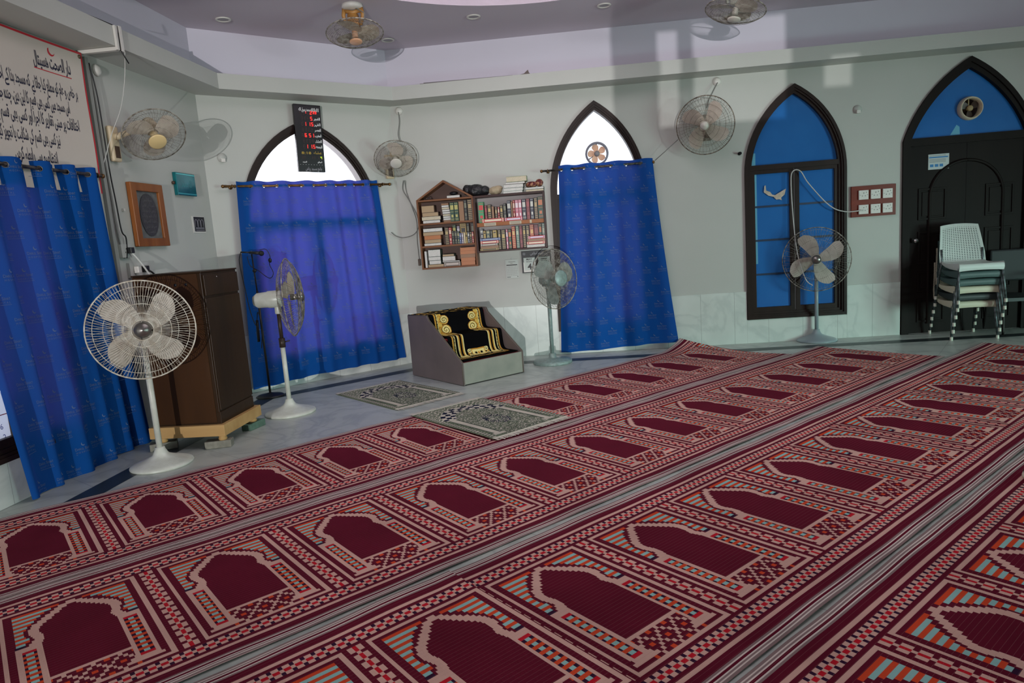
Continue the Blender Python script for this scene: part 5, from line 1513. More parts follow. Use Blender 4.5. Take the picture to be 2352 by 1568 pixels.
def gold_color(u, v):
    W, H = 0.665, DLEN
    x, y = (u - 0.5) * W, v * H
    ax = abs(x)
    # rope border and beaded border
    e = min(0.285 - ax, y - 0.10)
    if 0.0 <= e < 0.016: return GOLD2 if int((x + y) * 130) % 3 else GOLD
    if 0.024 <= e < 0.036: return PGOLD if (int(y * 110) if abs(0.285 - ax - e) < 1e-6 else int(x * 110)) % 2 else BLK
    if 0.036 <= e < 0.040: return PGOLD
    # columns
    cx = 0.185
    q = ax - cx
    if 0.17 < y < 0.215 and abs(q) < 0.055: return GOLD if int(y * 140) % 2 else PGOLD if abs(q) < 0.05 else BLK
    if 0.215 <= y < 0.235 and abs(q) < 0.045: return PGOLD
    if 0.235 <= y < 0.62 and abs(q) < 0.036:
        if abs(q) < 0.010: return BLK
        return GOLD2 if abs(q) < 0.024 else PGOLD
    if 0.62 <= y < 0.70 and abs(q) < 0.062:
        if 0.65 < y < 0.662 and abs(q) < 0.04: return BLK
        return GOLD if abs(q) < 0.05 else PGOLD
    # volutes
    for (vx, vy, r, sg) in ((0.165, 0.785, 0.062, 1), (0.172, 0.905, 0.055, 1)):
        dx, dy = ax - vx, y - vy
        rr = math.hypot(dx, dy)
        if rr < r:
            a = math.atan2(dy, dx) * sg
            s = (rr / r * 2.1 - a / (2 * PI)) % 1.0
            if rr > 0.86 * r: return GOLD2
            return PGOLD if s < 0.55 else (BLK if s < 0.78 else GOLD)
    if ax > 0.20 and ax < 0.245 and 0.70 < y < 0.98: return GOLD if int((y * 60 + math.sin(x * 90))) % 4 else GOLD2
    # cartouche between the columns
    if 0.185 < y < 0.31 and ax < 0.125:
        yy_ = y - 0.2475
        if ax < 0.078 and abs(yy_) < 0.056:
            if abs(ax - 0.032) < 0.012 and abs(yy_) < 0.015: return BLK
            if ax < 0.012 and abs(yy_) < 0.018: return GOLD2
            if abs(yy_) > 0.046 or ax > 0.07: return GOLD2
            return PGOLD if int((x + y) * 200) % 5 else GOLD
        for sy in (-1, 1):
            rr = math.hypot(ax - 0.098, yy_ - sy * 0.034)
            if rr < 0.026: return BLK if 0.008 < rr < 0.014 else PGOLD
        if math.hypot(ax - 0.112, yy_) < 0.014: return GOLD2
    if y > 1.0: return GOLD if (int(x * 46 + math.sin(y * 50)) % 5 == 0) else BLK
    return BLK
pm = thing('prayer_rug', 'black velvet prayer rug with gold columns and scrolls draped over the pulpit steps', 'rug', PUL @ T(0.435, 0, 0))
def pos_pm(u, v):
    y, z = drape(v)
    w = 0.775
    sag = 0.004 * math.sin(u * 11 + v * 4)
    return ((u - 0.5) * w * (1 - 0.02 * math.sin(v * 3)) + 0.045 * (0.5 - v), y - 0.006 + 0.005 * math.sin(u * 7), z + 0.006 + abs(sag))
grid_textile('pile', 155, 190, gold_color, pos_pm, M_['pile'], pm)

# ---------------- plastic chairs ----------------
M_['chairwhite'] = pmat('white_rattan_plastic', C(206, 214, 208), 0.45)
M_['chairbeige'] = pmat('beige_rattan_plastic', C(206, 200, 176), 0.5)
M_['chairdark'] = pmat('dark_grey_rattan_plastic', C(44, 52, 52), 0.5)
M_['chairgreen'] = pmat('slate_rattan_plastic', C(70, 92, 90), 0.5)
M_['leg'] = pmat('worn_grey_tube', C(120, 132, 134), 0.35, 0.6, noise=(22, 0.14), c2=C(64, 70, 70))
M_['cap'] = pmat('white_leg_cap', C(206, 206, 190), 0.5)
def weave(P_, nu, nv, w0, w1):
    return P_
def chair_meshes():
    """armless rattan-look stacking chair: front towards -y, origin on the floor under the seat centre"""
    out = {}
    # seat shell with a rolled front apron
    m = MB(); m.smooth = True
    prof = [(-0.225, 0.365), (-0.235, 0.40), (-0.232, 0.435), (-0.215, 0.448), (-0.12, 0.440), (0.0, 0.432), (0.12, 0.434), (0.20, 0.45)]
    P = []
    for (y, z) in prof:
        row = []
        for j in range(13):
            t = j / 12 * 2 - 1
            w = 0.232 - 0.012 * (y + 0.2)
            zz = z + (0.012 * abs(t) ** 3 if y > -0.2 else -0.008 * (1 - abs(t) ** 2) * (1 if z < 0.40 else 0) + 0.018 * (1 - t * t) * (1 if z < 0.37 else 0))
            row.append((t * w, y, zz))
        P.append(row)
    m.grid(P)
    for s in (-1, 1):   # side aprons
        Q = []
        for (y, z) in prof[2:]:
            w = 0.232 - 0.012 * (y + 0.2)
            dep = 0.075 - 0.05 * ((y + 0.23) / 0.43)
            Q.append([(s * w, y, z + 0.012), (s * (w + 0.004), y, z - dep * 0.5), (s * (w - 0.002), y, z - dep)])
        m.grid(Q)
    out['seat'] = m
    # backrest: slightly curved shell with rows of woven slots, built as rails and bars
    m = MB(); m.smooth = True
    def bp(t, h):
        w = 0.250 - 0.03 * max(0, h - 0.25) * 1.4 - 0.012 * h
        z = 0.445 + 0.43 * h + 0.018 * (1 - t * t) * h
        y = 0.205 + 0.075 * h + 0.03 * h * h + 0.030 * (1 - t * t)
        return Vector((t * w, y, z))
    NR, NC = 22, 18
    for i in range(NR):          # horizontal strands
        h = (i + 0.5) / NR
        solid = i < 1 or i > NR - 3
        hh = 0.5 / NR * (1.02 if solid else 0.62)
        P = []
        for k in range(25):
            t = k / 24 * 2 - 1
            a, b = bp(t, h - hh), bp(t, h + hh)
            P.append([a, b])
        m.grid(P)
        m.grid([[a + Vector((0, 0.008, 0)), b + Vector((0, 0.008, 0))] for a, b in P])
    for k in range(NC + 1):      # vertical ribs, wide ones at the two edges
        t = k / NC * 2 - 1
        dt = 0.10 if k in (0, NC) else 0.028
        t0, t1 = max(-1, t - dt), min(1, t + dt)
        m.grid([[bp(t0, h / 12) + Vector((0, -0.0015, 0)), bp(t1, h / 12) + Vector((0, -0.0015, 0))] for h in range(13)])
    out['backrest'] = m
    legs = []
    for sx, fy, top in ((-1, -1, 0.42), (1, -1, 0.42), (-1, 1, 0.46), (1, 1, 0.46)):
        L = MB()
        if fy < 0: pts = [(sx * 0.245, -0.255, 0.035), (sx * 0.222, -0.205, top)]
        else: pts = [(sx * 0.248, 0.300, 0.035), (sx * 0.225, 0.215, top), (sx * 0.222, 0.235, 0.60)]
        L.tube(pts, 0.0125, 10)
        Cc = MB(); p = pts[0]
        Cc.lathe([(0.0155, 0.0), (0.0165, 0.004), (0.0155, 0.042), (0.0, 0.043)], 12, T(p[0], p[1], 0.0))
        legs.append((L, Cc))
    out['legs'] = legs
    return out
CM = chair_meshes()
CH = RZ(math.radians(-8)) 
def make_chair(label, mat, M):
    r = thing('plastic_chair', label, 'chair', M, 'stacked plastic chairs')
    CM['seat'].build('seat', mat, r, fixn=False); CM['backrest'].build('backrest', mat, r, fixn=False)
    for L, Cc in CM['legs']:
        l = L.build('leg', M_['leg'], r); Cc.build('leg_cap', M_['cap'], l)
    return r
c0 = Vector((5.38, 8.02)); cyaw = math.radians(-9)
stack = [('beige rattan plastic chair at the bottom of the stack', 'chairbeige'), ('dark grey plastic chair second from the bottom of the stack', 'chairdark'), ('beige plastic chair third from the bottom of the stack', 'chairbeige'),
         ('dark slate plastic chair third from the top of the stack', 'chairgreen'), ('dark slate plastic chair just under the top white one of the stack', 'chairgreen'), ('white rattan plastic chair on top of the stack, its whole back showing', 'chairwhite')]
for i, (lab, mt) in enumerate(stack):
    make_chair(lab, M_[mt], T(c0.x, c0.y, 0) @ RZ(cyaw) @ T(0.004 * math.sin(i * 2.1), -0.030 * i + 0.02, 0.088 * i))
# dark armchair cut off by the right edge
ac = thing('armchair', 'dark chair with curved metal arms, cut off by the right edge of the picture', 'chair', T(6.05, 8.05, 0) @ RZ(math.radians(-12)))
m = MB(); m.smooth = True
m.grid([[(-0.24 + 0.48 * i / 8, -0.22 + 0.44 * j / 8, 0.44 + 0.012 * math.sin(PI * i / 8)) for j in range(9)] for i in range(9)])
m.grid([[(-0.24 + 0.48 * i / 8, -0.22 + 0.44 * j / 8, 0.40) for j in range(9)] for i in range(9)])
for i in range(1): m.bb(-0.24, 0.24, -0.22, 0.22, 0.40, 0.44)
m.build('seat', M_['chairdark'], ac, fixn=False)
m = MB(); m.bb(-0.23, 0.23, 0.22, 0.26, 0.60, 0.98); m.build('backrest', pmat('dark_grey_pad', C(38, 42, 44), 0.6), ac, None, bevel=0.02)
for s in (-1, 1):
    m = MB(); m.tube(spline([(s * 0.27, -0.24, 0.014), (s * 0.27, -0.23, 0.40), (s * 0.27, -0.20, 0.62), (s * 0.27, -0.10, 0.68), (s * 0.27, 0.10, 0.68), (s * 0.25, 0.235, 0.66), (s * 0.24, 0.245, 0.60)]), 0.0135, 10)
    m.build('armrest', M_['stand'], ac)
    m = MB(); m.tube([(s * 0.24, 0.24, 0.62), (s * 0.24, 0.23, 0.42), (s * 0.25, 0.30, 0.014)], 0.0125, 8); m.build('leg', M_['stand'], ac)

# dark object on the seam of the mats at the right edge
lump = thing('felt_hat', 'small dark hat with a pale rim lying on the mats at the right edge', 'hat', T(2.90, 3.62, 0.012) @ RZ(0.4))
m = MB(); m.lathe([(0.10, 0.0), (0.104, 0.012), (0.098, 0.030)], 28); m.build('rim', M_['chairbeige'], lump)
m = MB(); m.lathe([(0.097, 0.026), (0.095, 0.05), (0.08, 0.066), (0.04, 0.075), (0.0, 0.077)], 28); m.build('crown', pmat('dark_green_felt', C(30, 42, 38), 0.9), lump)
BOOKS = [
('gt','L',0.325,0.49,1.943,2.031,'tan'),
('gt','L',0.329,0.538,1.894,1.946,'tan'),
('gt','L',0.32,0.566,1.852,1.901,'cream'),
('gt','L',0.332,0.556,1.81,1.848,'white'),
('gt2','L',0.582,0.678,2.035,2.059,'brown'),
('gt2','L',0.584,0.682,2.007,2.035,'grey'),
('gt2','L',0.586,0.686,1.98,2.007,'cream'),
('gt2','L',0.588,0.69,1.952,1.98,'white'),
('gt2','L',0.59,0.694,1.922,1.951,'white'),
('gt2','L',0.591,0.698,1.893,1.922,'cream'),
('gt2','L',0.593,0.702,1.866,1.893,'white'),
('gt2','L',0.595,0.706,1.839,1.865,'white'),
('gt2','L',0.597,0.71,1.815,1.838,'brown'),
('gs','S',0.69,0.743,1.822,2.044,'green'),
('gs','S',0.745,0.799,1.818,2.044,'green'),
('gs','S',0.802,0.869,1.818,2.05,'brown'),
('gs','S',0.872,0.909,1.817,2.061,'black'),
('gs','S',0.913,0.976,1.82,2.067,'ornate'),
('mt','L',0.323,0.575,1.715,1.762,'white'),
('mt','L',0.318,0.581,1.663,1.71,'tan'),
('mt','L',0.33,0.545,1.611,1.663,'orange'),
('mt','L',0.331,0.546,1.564,1.611,'tan'),
('mt','L',0.321,0.547,1.527,1.561,'white'),
('ms','S',0.599,0.651,1.538,1.738,'ornate'),
('ms','S',0.653,0.687,1.537,1.735,'red'),
('ms','S',0.688,0.718,1.538,1.691,'black'),
('ms','S',0.72,0.756,1.537,1.688,'black'),
('ms','S',0.758,0.783,1.535,1.681,'teal'),
('ms','S',0.784,0.808,1.535,1.658,'blue'),
('ms','S',0.811,0.834,1.534,1.658,'lilac'),
('ms','S',0.837,0.86,1.534,1.659,'cream'),
('ms','S',0.862,0.886,1.536,1.663,'gold'),
('ms','S',0.888,0.914,1.536,1.663,'navy'),
('ms','S',0.916,0.942,1.534,1.664,'ornate'),
('ms','S',0.944,0.967,1.534,1.662,'red'),
('mb','S',0.688,0.733,1.693,1.767,'green'),
('mb','S',0.741,0.781,1.687,1.75,'lilac'),
('mb','S',0.785,0.866,1.672,1.776,'gold'),
('mb','S',0.871,0.905,1.668,1.775,'black'),
('mb','S',0.928,0.971,1.666,1.772,'black'),
('bs','S',0.314,0.344,1.259,1.459,'white'),
('bl','L',0.36,0.522,1.397,1.489,'white'),
('bl','L',0.359,0.521,1.344,1.394,'white'),
('bl','L',0.365,0.522,1.293,1.343,'white'),
('bl','L',0.35,0.555,1.253,1.292,'tan'),
('bm','L',0.546,0.697,1.384,1.413,'tan'),
('bm','L',0.542,0.711,1.323,1.382,'white'),
('bm','L',0.539,0.765,1.307,1.324,'white'),
('bm','L',0.557,0.768,1.251,1.306,'speckle'),
('br','L',0.776,0.974,1.443,1.487,'orange'),
('br','L',0.775,0.97,1.399,1.443,'orange'),
('br','L',0.775,0.967,1.353,1.398,'brown'),
('br','L',0.778,0.963,1.306,1.353,'orange'),
('br','L',0.778,0.959,1.255,1.306,'orange'),
('ct','S',1.049,1.118,1.773,2.02,'greenred'),
('ct','S',1.126,1.16,1.81,1.974,'maroon'),
('ct','S',1.164,1.213,1.811,1.981,'goldblack'),
('ct','S',1.216,1.247,1.809,1.957,'brown'),
('ct','S',1.257,1.288,1.805,1.949,'ornate'),
('ct','S',1.293,1.316,1.806,1.944,'red'),
('ct','S',1.321,1.36,1.795,1.964,'goldblack'),
('ct','S',1.364,1.402,1.792,1.981,'black'),
('ct','S',1.413,1.461,1.793,2.013,'navy'),
('ct','S',1.463,1.484,1.794,2.0,'brown'),
('ct','S',1.487,1.512,1.794,2.013,'red'),
('ct','S',1.515,1.558,1.793,2.014,'pink'),
('ct','S',1.559,1.598,1.757,2.014,'pink'),
('ct','S',1.602,1.651,1.762,2.017,'navy'),
('ct','S',1.654,1.7,1.765,2.02,'maroon'),
('ct','S',1.704,1.747,1.767,2.019,'navy'),
('ct','S',1.752,1.798,1.768,2.026,'ornate'),
('ct','S',1.801,1.866,1.769,2.033,'darkgreen'),
('cf','L',1.092,1.369,1.759,1.805,'redcream'),
('cf','L',1.38,1.602,1.754,1.795,'redlilac'),
('cs','S',1.052,1.092,1.584,1.685,'navy'),
('cs','S',1.092,1.123,1.584,1.661,'gold'),
('cs','S',1.127,1.176,1.583,1.665,'teal'),
('cs','S',1.179,1.206,1.582,1.662,'black'),
('cs','S',1.21,1.261,1.581,1.662,'gold'),
('cl','L',1.045,1.303,1.546,1.579,'blue'),
('cl','L',1.048,1.279,1.507,1.543,'redcream'),
('cl','L',1.048,1.266,1.476,1.505,'speckle'),
('cl','L',1.042,1.274,1.442,1.474,'brown'),
('cl','L',1.04,1.272,1.411,1.439,'gold'),
('cb','S',1.268,1.305,1.421,1.664,'ornate'),
('cb','S',1.31,1.365,1.421,1.66,'goldblack'),
('cb','S',1.37,1.397,1.42,1.662,'pink'),
('cb','S',1.4,1.439,1.42,1.659,'darkgreen'),
('cb','S',1.445,1.493,1.42,1.694,'redgold'),
('cb','S',1.497,1.54,1.419,1.696,'tealgrey'),
('cb','S',1.542,1.582,1.42,1.693,'maroon'),
('cb','S',1.585,1.624,1.423,1.694,'goldblack'),
('cb','S',1.629,1.669,1.422,1.694,'ornate'),
('cb','S',1.676,1.729,1.458,1.699,'redgold'),
('cb','S',1.732,1.785,1.456,1.693,'maroon'),
('cb','S',1.794,1.828,1.454,1.706,'darkgreen'),
('cb','S',1.831,1.868,1.453,1.705,'tealgrey'),
('cr','L',1.657,1.87,1.524,1.562,'redlilac'),
('cr','L',1.655,1.868,1.49,1.523,'brown'),
('cr','L',1.635,1.865,1.453,1.49,'redcream'),
('cr','L',1.632,1.863,1.412,1.451,'grey'),
('tl','L',1.431,1.686,2.236,2.303,'greencream'),
('tl','L',1.418,1.662,2.211,2.239,'white'),
('tl','L',1.394,1.641,2.168,2.213,'white'),
('tl','L',1.387,1.633,2.13,2.169,'greygreen'),
('tl','L',1.381,1.625,2.102,2.129,'greygreen'),
('tr','L',1.66,1.892,2.133,2.16,'white'),
('tr','L',1.666,1.89,2.104,2.132,'cream'),
('gg','L',0.664,0.833,2.104,2.138,'white'),
]
# ---------------- wall bookshelves ----------------
M_['shelfwood'] = wood('brown_shelf_wood', C(134, 88, 58), C(104, 66, 44), 7, (0.2, 1, 1), 0.45)
M_['shelfdark'] = wood('dark_red_brown_wood', C(66, 40, 36), C(50, 30, 28), 7, (0.2, 1, 1), 0.4)
M_['shelforange'] = wood('orange_brown_board', C(170, 104, 56), C(140, 82, 42), 7, (0.15, 1, 1), 0.4)
M_['shelfback'] = pmat('shelf_back_pale', C(178, 168, 168), 0.7)
M_['shelfbackbrown'] = pmat('shelf_back_brown', C(92, 66, 56), 0.6)
SD = 0.205
GU0, GU1, GZ0, GZ1, GPK = 0.272, 0.997, 1.228, 2.100, 2.328
gs = thing('bookshelf', 'brown gabled wall bookshelf shaped like a house, left of the dark cabinet', 'bookshelf', WC)
m = MB(); m.prism([[(GU0, GZ0), (GU1, GZ0), (GU1, GZ1), ((GU0 + GU1) / 2, GPK), (GU0, GZ1)]], -0.012, -0.002); m.build('back_panel', M_['shelfbackbrown'], gs)
for x in (GU0, GU1 - 0.022):
    m = MB(); m.bb(x, x + 0.022, -SD, -0.012, GZ0, GZ1); m.build('side_panel', M_['shelfwood'], gs, None, bevel=0.002)
for z in (GZ0, 1.502, 1.786, 2.078):
    m = MB(); m.bb(GU0 + 0.022, GU1 - 0.022, -SD + (0.004 if z > GZ0 else 0), -0.012, z, z + 0.022); m.build('shelf', M_['shelfwood'], gs, None, bevel=0.002)
gx = (GU0 + GU1) / 2
for s in (-1, 1):
    m = MB()
    e = (GU0 - 0.004) if s < 0 else (GU1 + 0.004)
    dx, dz = gx - e, GPK - GZ1
    L = math.hypot(dx, dz); nx, nz = -dz / L * (1 if s < 0 else -1) * 0.022, abs(dx) / L * 0.022
    m.prism([[(e, GZ1), (gx, GPK), (gx, GPK - 0.030), (e - s * 0.0 + (0.040 if s < 0 else -0.040), GZ1)]], -SD, -0.012)
    m.build('gable_board', M_['shelfwood'], gs, None, bevel=0.002)
CU0, CU1, CZ0, CZ1 = 1.000, 1.892, 1.392, 2.100
cs_ = thing('bookshelf', 'dark brown two-tier wall cabinet of books, right of the gabled bookshelf', 'bookshelf', WC)
m = MB(); m.bb(CU0, CU1, -0.012, -0.002, CZ0, CZ1); m.build('back_panel', M_['shelfback'], cs_)
m = MB(); m.prism([[(CU0, CZ0), (CU1, CZ0), (CU1, CZ1), (CU0, CZ1)], [(CU0 + 0.024, CZ0 + 0.022), (CU1 - 0.024, CZ0 + 0.022), (CU1 - 0.024, CZ1 - 0.026), (CU0 + 0.024, CZ1 - 0.026)]], -SD - 0.025, -0.012); m.build('carcass', M_['shelfdark'], cs_, None, bevel=0.003)
m = MB(); m.bb(CU0 + 0.024, CU1 - 0.024, -SD - 0.012, -0.012, 1.714, 1.762); mid = m.build('shelf', M_['shelforange'], cs_, None, bevel=0.002)
for a, b in ((1.115, 1.265), (1.435, 1.585), (1.69, 1.715)):
    m = MB(); m.bb(a, b, -SD - 0.0135, -SD - 0.0115, 1.718, 1.758); lb = m.build('paper_label', pmat('label_paper', C(196, 184, 160), 0.7), mid)
    if b - a > 0.1:
        w = MB()
        for q in range(2): w.bb(a + 0.012, b - 0.012, -SD - 0.0142, -SD - 0.0134, 1.727 + 0.016 * q, 1.733 + 0.016 * q)
        w.build('writing', M_['wire_grey'], lb)

BC_ = {'tan': (168, 142, 106), 'cream': (206, 190, 156), 'white': (206, 204, 200), 'brown': (140, 100, 66), 'grey': (150, 150, 148), 'green': (24, 66, 48), 'black': (24, 24, 26), 'ornate': (58, 46, 36), 'orange': (176, 108, 58),
       'red': (160, 34, 40), 'teal': (30, 66, 70), 'blue': (44, 70, 128), 'lilac': (142, 132, 150), 'gold': (176, 150, 84), 'navy': (28, 34, 58), 'speckle': (120, 112, 104), 'greenred': (52, 150, 96), 'maroon': (112, 22, 36),
       'goldblack': (34, 30, 24), 'pink': (196, 110, 130), 'darkgreen': (20, 72, 50), 'redcream': (188, 44, 50), 'redlilac': (190, 40, 60), 'redgold': (166, 40, 36), 'tealgrey': (72, 116, 106), 'greencream': (112, 138, 88), 'greygreen': (140, 156, 146)}
BAND = {'green': (178, 170, 96), 'black': (110, 110, 90), 'ornate': (176, 154, 104), 'red': (220, 190, 170), 'teal': (170, 160, 120), 'blue': (150, 160, 180), 'gold': (40, 36, 30), 'navy': (190, 190, 180), 'greenred': (200, 50, 50), 'maroon': (150, 60, 66),
        'goldblack': (196, 168, 96), 'pink': (226, 208, 214), 'darkgreen': (206, 120, 70), 'redcream': (222, 206, 180), 'redlilac': (206, 196, 216), 'redgold': (220, 180, 110), 'tealgrey': (190, 196, 170), 'speckle': (190, 180, 170), 'lilac': (210, 204, 210), 'greygreen': (190, 200, 190), 'greencream': (206, 190, 150)}
ADJ = {'tan': 'tan paper-edged', 'cream': 'cream paper-edged', 'white': 'white paper-edged', 'brown': 'plain brown', 'grey': 'grey paper-edged', 'green': 'dark green', 'black': 'black', 'ornate': 'gold-patterned brown', 'orange': 'orange-brown', 'red': 'red', 'teal': 'dark teal', 'blue': 'blue', 'lilac': 'pale lilac', 'gold': 'gold', 'navy': 'navy', 'speckle': 'speckled grey', 'greenred': 'bright green and red', 'maroon': 'maroon', 'goldblack': 'black and gold', 'pink': 'pink', 'darkgreen': 'deep green', 'redcream': 'red and cream', 'redlilac': 'red and lilac', 'redgold': 'red and gold', 'tealgrey': 'grey-teal', 'greencream': 'green-covered cream-edged', 'greygreen': 'pale grey-green'}
PAGES = pmat('book_pages', C(214, 204, 182), 0.8, noise=(120, 0.2), c2=C(190, 178, 150))
PAGEW = pmat('white_book_pages', C(222, 220, 214), 0.8, noise=(120, 0.2), c2=C(198, 196, 190))
bmats = {}
def bmat(k):
    if k not in bmats:
        bmats[k] = (pmat('book_' + k, C(*BC_[k]), 0.4), pmat('book_band_' + k, C(*BAND.get(k, BC_[k])), 0.4))
    return bmats[k]
PAPER = {'tan', 'cream', 'white', 'brown', 'grey', 'orange', 'greencream', 'greygreen'}
def book(kind, k, u0, u1, z0, z1, yf, depth, label, group, lean=0.0, edge=False):
    """one bound book; standing ones show the spine, lying ones spine or page edges"""
    cov, band = bmat(k)
    W, H = u1 - u0, z1 - z0
    m = MB()
    c = 0.0025
    cx = 0.0
    x0, x1 = -W / 2, W / 2
    if kind == 'S':
        m.bb(x0, x0 + c, 0, depth, 0, H); m.bb(x1 - c, x1, 0, depth, 0, H); m.bb(x0, x1, 0, c * 1.6, 0, H)
        m.mat = 1; m.bb(x0 + c, x1 - c, c, depth - 0.004, 0.003, H - 0.003)
        m.mat = 2
        if k in ('ornate', 'goldblack', 'redgold', 'gold', 'tealgrey', 'speckle'):
            for q in np.linspace(0.05, 0.92, max(4, int(H / 0.022))): m.bb(x0 + W * 0.14, x1 - W * 0.14, -0.0009, 0.0005, H * q, H * q + H * 0.028)
            m.bb(x0 + W * 0.2, x1 - W * 0.2, -0.0011, 0.0005, H * 0.60, H * 0.78)
        elif k not in PAPER:
            m.bb(x0 + W * 0.1, x1 - W * 0.1, -0.0009, 0.0005, H * 0.62, H * 0.86)
            for q in (0.08, 0.13, 0.5, 0.93): m.bb(x0 + W * 0.08, x1 - W * 0.08, -0.0009, 0.0005, H * q, H * q + 0.004)
            m.bb(x0 + W * 0.25, x1 - W * 0.25, -0.0009, 0.0005, H * 0.22, H * 0.36)
    else:
        m.bb(x0, x1, 0, depth, 0, c); m.bb(x0, x1, 0, depth, H - c, H)
        paper = edge or k in PAPER
        if paper:
            m.bb(x1 - c * 1.5, x1, 0, depth, 0, H)
            m.mat = 1; m.bb(x0 + 0.003, x1 - c, 0.003, depth - 0.003, c, H - c)
        else:
            m.bb(x0, x1, 0, c * 1.6, 0, H)
            m.mat = 1; m.bb(x0 + 0.003, x1 - 0.003, c, depth - 0.003, c, H - c)
            m.mat = 2; m.bb(x0 + W * 0.12, x1 - W * 0.12, -0.0009, 0.0005, H * 0.25, H * 0.75)
            for q in (0.03, 0.93): m.bb(x0 + W * q, x0 + W * (q + 0.035), -0.0009, 0.0005, 0, H)
    pg = PAGEW if k in ('white', 'grey', 'greygreen') else PAGES
    o = m.build('book', [cov if not (k in ('white', 'cream', 'tan', 'grey') and kind == 'L') else DARKCOVER[rnd.randrange(3)], pg if k not in ('tan', 'brown', 'orange') else bmat(k)[0], band], None, WC @ T((u0 + u1) / 2, -yf, z0) @ RY(lean), fixn=False)
    return tag(o, label, 'book', group)
DARKCOVER = [pmat('dark_book_board', C(40, 38, 40), 0.5), pmat('green_book_board', C(40, 64, 54), 0.5), pmat('brown_book_board', C(84, 62, 48), 0.5)]
ORD = ['first', 'second', 'third', 'fourth', 'fifth', 'sixth', 'seventh', 'eighth', 'ninth', 'tenth', 'eleventh', 'twelfth', 'thirteenth', 'fourteenth', 'fifteenth', 'sixteenth', 'seventeenth', 'eighteenth', 'nineteenth']
GB = {  # group: base height, front offset, depth, where, kind of place
 'gt': (1.808, 0.185, 0.16, 'in the left pile on the gabled top shelf'), 'gt2': (1.808, 0.180, 0.15, 'in the small pile on the gabled top shelf'),
 'gs': (1.808, 0.185, 0.16, 'standing on the gabled top shelf'), 'mt': (1.524, 0.185, 0.16, 'in the left pile on the gabled middle shelf'),
 'ms': (1.524, 0.190, 0.09, 'in the front row on the gabled middle shelf'), 'mb': (1.524, 0.095, 0.08, 'in the back row on the gabled middle shelf'),
 'bs': (1.250, 0.185, 0.16, 'standing at the left end of the gabled bottom shelf'), 'bl': (1.250, 0.185, 0.16, 'in the left pile on the gabled bottom shelf'),
 'bm': (1.250, 0.185, 0.16, 'in the middle pile on the gabled bottom shelf'), 'br': (1.250, 0.185, 0.16, 'in the right pile on the gabled bottom shelf'),
 'ct': (1.762, 0.170, 0.15, 'standing on the cabinet upper tier'), 'cf': (1.762, 0.212, 0.04, 'lying at the front of the cabinet upper tier'),
 'cs': (None, 0.190, 0.12, 'standing on the left pile in the cabinet lower tier'), 'cl': (1.414, 0.205, 0.17, 'in the left pile in the cabinet lower tier'),
 'cb': (1.414, 0.125, 0.10, 'standing in the cabinet lower tier'), 'cr': (1.414, 0.222, 0.095, 'in the right pile in the cabinet lower tier'),
 'tl': (2.1005, 0.20, 0.17, 'in the tall pile on the cabinet top'), 'tr': (2.1005, 0.20, 0.17, 'under the maroon bundle on the cabinet top'),
 'gg': (2.1005, 0.185, 0.12, 'lying in the gable of the house-shaped bookshelf')}
byg = {}
for b in BOOKS: byg.setdefault(b[0], []).append(b)
cl_top = 0
for g in ('gt', 'gt2', 'gs', 'mt', 'ms', 'mb', 'bs', 'bl', 'bm', 'br', 'ct', 'cf', 'cl', 'cs', 'cb', 'cr', 'tl', 'tr', 'gg'):
    base, yf, dep, where = GB[g]
    bs = byg[g]; n = len(bs)
    if g == 'cs': base = cl_top + 0.0008
    group = 'books ' + where
    if bs[0][1] == 'S':
        cnt = {}
        for i, b in enumerate(bs):
            _, _, u0, u1, z0, z1, k = b
            kk = ADJ[k]
            lab = '%s book, %s from left, %s' % (kk, ORD[i], where) if n > 1 else '%s book %s' % (kk, where)
            g_ = 0.0012
            # neighbours must not overlap
            if i + 1 < n: u1 = min(u1, bs[i + 1][2])
            book('S', k, u0 + g_, u1 - g_, base + 0.0006, max(z1, base + 0.09), yf + rnd.uniform(-0.006, 0.004), dep - 0.008, lab, group)
    else:
        order = sorted(bs, key=lambda b: b[4])
        if g == 'cf':
            for i, b in enumerate(bs):
                book('L', b[6], b[2], b[3], base + 0.0006, base + (b[5] - b[4]), yf, dep, '%s book lying at the front %s on the cabinet upper tier' % (ADJ[b[6]], 'left' if i == 0 else 'centre'), group)
            continue
        z = base + 0.0006
        for i, b in enumerate(order):
            _, _, u0, u1, z0, z1, k = b
            th = max(0.012, (z1 - z0)) * 0.97
            pos = 'bottom' if i == 0 else ('top' if i == n - 1 else ORD[i] + ' from bottom')
            lab = '%s book, %s, %s' % (ADJ[k], pos, where) if n > 1 else '%s book %s' % (ADJ[k], where)
            book('L', k, u0, u1, z, z + th - 0.0006, yf + rnd.uniform(-0.008, 0.006), dep - 0.012, lab, group)
            z += th
        if g == 'cl': cl_top = z
        if g == 'tr': tr_top = z
        if g == 'gg': gg_top = z

